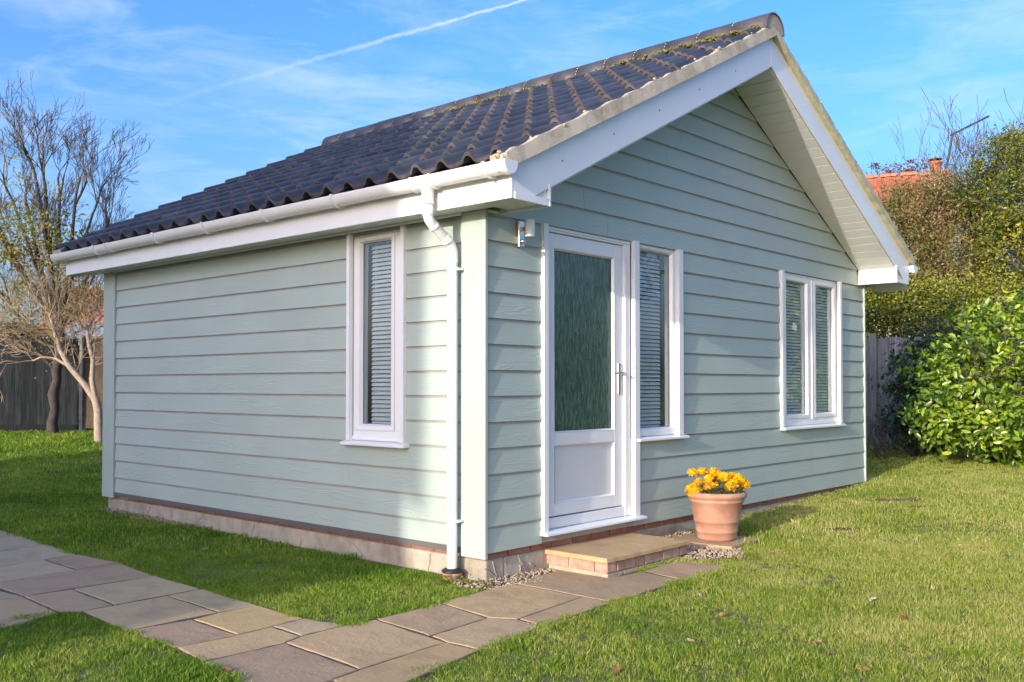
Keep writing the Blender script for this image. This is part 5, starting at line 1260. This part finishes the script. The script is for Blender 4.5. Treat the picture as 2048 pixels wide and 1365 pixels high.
def house(label, name, ridgeL, ridgeR, D, pitch_, slope_len, roof_m, wall_m, ntiles=14, ridge_m=None, depthdir=None, wave=.035, ov=.25):
    A = at(*ridgeL, D[0]); Bp = at(*ridgeR, D[1]); zr = (A.z+Bp.z)/2; A.z = Bp.z = zr
    u = (Bp-A); w_ = u.length; u.normalize(); f = Vector((u.y, -u.x, 0)); 
    if f.dot(Vector((FWH.x, FWH.y, 0))) > 0: f = -f            # towards the camera
    base = Vector((A.x, A.y, gz(A.x, A.y))); r_ = empty(name, base, 0, label, 'house')
    for s_ in (1, -1):
        dn = (f*s_*math.cos(pitch_)-Vector((0,0,1))*math.sin(pitch_)).normalized()
        attach(roof_courses(A, u, dn, w_, slope_len, ntiles, roof_m, wave=wave), r_)
    run = slope_len*math.cos(pitch_)-ov; ze = zr-slope_len*math.sin(pitch_)+.1; zg = base.z-.2
    m = MB()
    for e in (.15, w_-.15):
        P0 = A+u*e; q = len(m.v)
        m.v += [tuple(up3(P0+f*run, zg)), tuple(up3(P0+f*run, ze)), tuple(up3(P0, zr-.08)), tuple(up3(P0-f*run, ze)), tuple(up3(P0-f*run, zg))]
    m.f += [(0,1,2,3,4), (9,8,7,6,5), (0,5,6,1), (4,3,8,9)]
    attach(m.build('wall', wall_m, None), r_)
    if ridge_m:
        L_ = .45; k = int(w_/L_)
        cm = MB(); n_ = 8
        for yy in (0, L_*.985): cm.v += [(yy, .13*math.cos(PI*q/n_), .11*math.sin(PI*q/n_)) for q in range(n_+1)]
        cm.f = [(q, n_+1+q, n_+2+q, q+1) for q in range(n_)]; me = cm.mesh('ridge_tile', ridge_m, True)
        for q in range(k):
            o = ob('ridge_tile', me, None, A+u*(q*w_/k)+Vector((0,0,-.03+random.uniform(0,.01))), (0, 0, math.atan2(u.y, u.x))); attach(o, r_)
    return r_, A, u, f, w_, zr
hr, A, u, f, w_, zr = house('red-orange tiled house roof with a brick chimney seen above the shrubs on the right', 'brick_house', (1640, 366), (1843, 346), (27, 26), R(40), 4.2, M['oroof'], M['cream'], 15, M['oridge'])
# chimney stack at the gable end
cb = A+u*(w_+.35); cz = at(1866, 350, 26.2).z
ch = MB(); ch.box(-.36, .36, -.3, .3, -3.2, -.14).box(-.40, .40, -.34, .34, -.14, -.05).box(-.36, .36, -.3, .3, -.05, 0)
cho = ch.build('chimney', M['wbrick'], None, loc=(cb.x, cb.y, cz), rot=(0, 0, math.atan2(u.y, u.x)), bevel=.01); attach(cho, hr)
cp = MB().lathe([(.16, 0), (.17, .02), (.15, .05), (.16, .20), (.185, .22), (.185, .27), (.16, .28), (.12, .28)], 18).build('chimney_pot', M['oroof'], cho, True)
cw = MB().lathe([(0, .40), (.10, .385), (.185, .345), (.17, .335), (0, .36)], 18).build('chimney_cowl', M['wbrick'], cp, True)
for k in range(4): MB().tube([(.12*math.cos(k*PI/2), .12*math.sin(k*PI/2), .27), (.12*math.cos(k*PI/2), .12*math.sin(k*PI/2), .36)], .01, 5).build('cowl_stay', M['black'], cp)
MB().box(-.04, .04, -.37, -.345, -.9, -.35).build('flue_pipe', M['white'], cho)
# television aerial strapped to the chimney
p0 = at(1889, 352, 25.9); p1 = at(1895, 325, 25.9); p2 = at(1905, 268, 25.9); q0 = at(1900, 272, 25.9); q1 = at(1979, 232, 25.2)
ae = empty('tv_aerial', p0, 0, 'television aerial on a tilted mast strapped to the brick chimney', 'aerial')
attach(MB().tube([p0, p1, p2], .032, 6).build('mast', M['black'], None), ae); attach(MB().tube([q0, q1], .02, 6).build('boom', M['black'], None), ae)
bd = (q1-q0).normalized(); sdv = bd.cross(Vector((0,0,1))).normalized(); m = MB()
for k in range(16):
    c = q0+(q1-q0)*((k+1)/17); ln = .16-.004*k; v2 = Vector((0,0,1)); m.tube([c-sdv*ln, c+sdv*ln], .005, 4); m.tube([c-v2*.05, c+v2*.05], .005, 4)
attach(tag(m.build('aerial_element', M['black'], None), kind='stuff'), ae)
attach(MB().tube([q0-v2*.17-sdv*.12, q0+v2*.17-sdv*.12, q0+v2*.17+sdv*.12, q0-v2*.17+sdv*.12], .012, 4).build('reflector', M['black'], None), ae)
attach(MB().tube([at(1893, 330, 25.9), at(1905, 330, 25.8), at(1915, 338, 25.8)], .012, 5).build('bracket', M['black'], None), ae)
# houses on the left
house('rust red tiled house roof glimpsed behind the twigs left of the cabin', 'bungalow', (135, 590), (330, 572), (31, 31), R(35), 3.6, M['broof'], M['cream'], 12, M['broof'])
r2, A2, u2, f2, w2, zr2 = house('pale grey felt shed roof behind the lap fence', 'shed', (150, 652), (330, 640), (23, 23), R(24), 1.6, M['groof'], M['lap'], 4, None, wave=0)
r2['category'] = 'shed'
r3, *_ = house('dark felt shed roof behind the dark fence at the left edge', 'shed', (-120, 640), (48, 655), (22, 21), R(22), 1.3, M['droof'], M['fence'], 4, None, wave=0); r3['category'] = 'shed'

# ================================================================== neighbours outside the frame: the house that shades the cabin, and the planting mirrored in its windows
M['pinkbrick'] = plain('pinkish_brick_wall', (.42, .27, .21), .85, .15, 6, .3, 40)
nh = empty('neighbour_house', (-14.5*math.cos(SAZ)*1.0, -14.5*math.sin(SAZ), -.19), SAZ, 'two storey brick house with tiled gable roof beyond the lawn on the sunny side', 'house')
z0 = -.19; drop = math.tan(SEL)*14.5; EAV = 2.36+drop-z0; l0, l1 = .78, 10.4; pk = (l0+l1)/2; HR = EAV+(pk-l0)*.86
MB().prism([(l0, 0), (l1, 0), (l1, EAV), (pk, HR-.1), (l0, EAV)], -8.0, 0, 'x').build('wall', M['pinkbrick'], nh)
for s_ in (-1, 1):
    e = l0-.22 if s_ < 0 else l1+.22; ez = EAV-.22*.86
    MB().prism([(e, ez), (pk, HR), (pk, HR+.16), (e, ez+.16)] if s_ < 0 else [(pk, HR), (e, ez), (e, ez+.16), (pk, HR+.16)], -8.3, .3, 'x').build('roof', M['broof'], nh)
for (yy, zz, ww, hh) in ((2.2, 1.0, 1.5, 1.2), (6.8, 1.0, 2.0, 1.2), (2.2, 3.7, 1.2, 1.1), (5.0, 3.7, 1.0, 1.1), (8.0, 3.7, 1.2, 1.1)):
    o = MB().box(.002, .06, yy-.06, yy+ww+.06, zz-.06, zz+hh+.06).build('window', M['white'], nh, bevel=.004)
    MB().box(.0605, .064, yy, yy+ww/2-.03, zz, zz+hh).build('pane', M['doorglass'], o); MB().box(.0605, .064, yy+ww/2+.03, yy+ww, zz, zz+hh).build('pane', M['doorglass'], o)
MB().box(.002, .05, 4.6, 5.5, 0, 2.05).build('door', M['white'], nh, bevel=.004)
def offshrub(x, y, r_, h, seed, mat_, label, n=5200, size=.14):
    b = Vector((x, y, gz(x, y))); blobs = []
    rr = random.Random(seed)
    for k in range(9): blobs.append((b+Vector((rr.gauss(0, r_*.55), rr.gauss(0, r_*.55), h*rr.uniform(.18, .85))), (r_*.5, r_*.5, h*.22), 1, rr.uniform(-.1,.15)))
    e = empty('garden_shrub', b, 0, label, 'shrub'); t_ = Tree(seed); t_.m.tube([b, b+Vector((0,0,h*.6))], [.08, .03], 6, cap=False); attach(t_.m.build('stem', M['bark'], None), e)
    o, _ = leaf_cloud('foliage', blobs, n, size, mat_, seed, clumps=260, clump_r=.45, hollow=.3); attach(o, e)
offshrub(13.5, -5.0, 2.0, 3.4, 71, M['laurel'], 'rounded green laurel past the right end of the lawn')
offshrub(12.0, -9.0, 2.3, 4.2, 72, M['ygreen'], 'tall yellow-green shrub at the far side of the lawn')
offshrub(8.0, -12.5, 2.4, 3.6, 73, M['hedge'], 'broad olive hedge shrub along the lawn opposite the door')
offshrub(3.0, -14.0, 2.4, 3.2, 74, M['laurel'], 'dark green laurel opposite the cabin behind the camera')
MB_ = MB
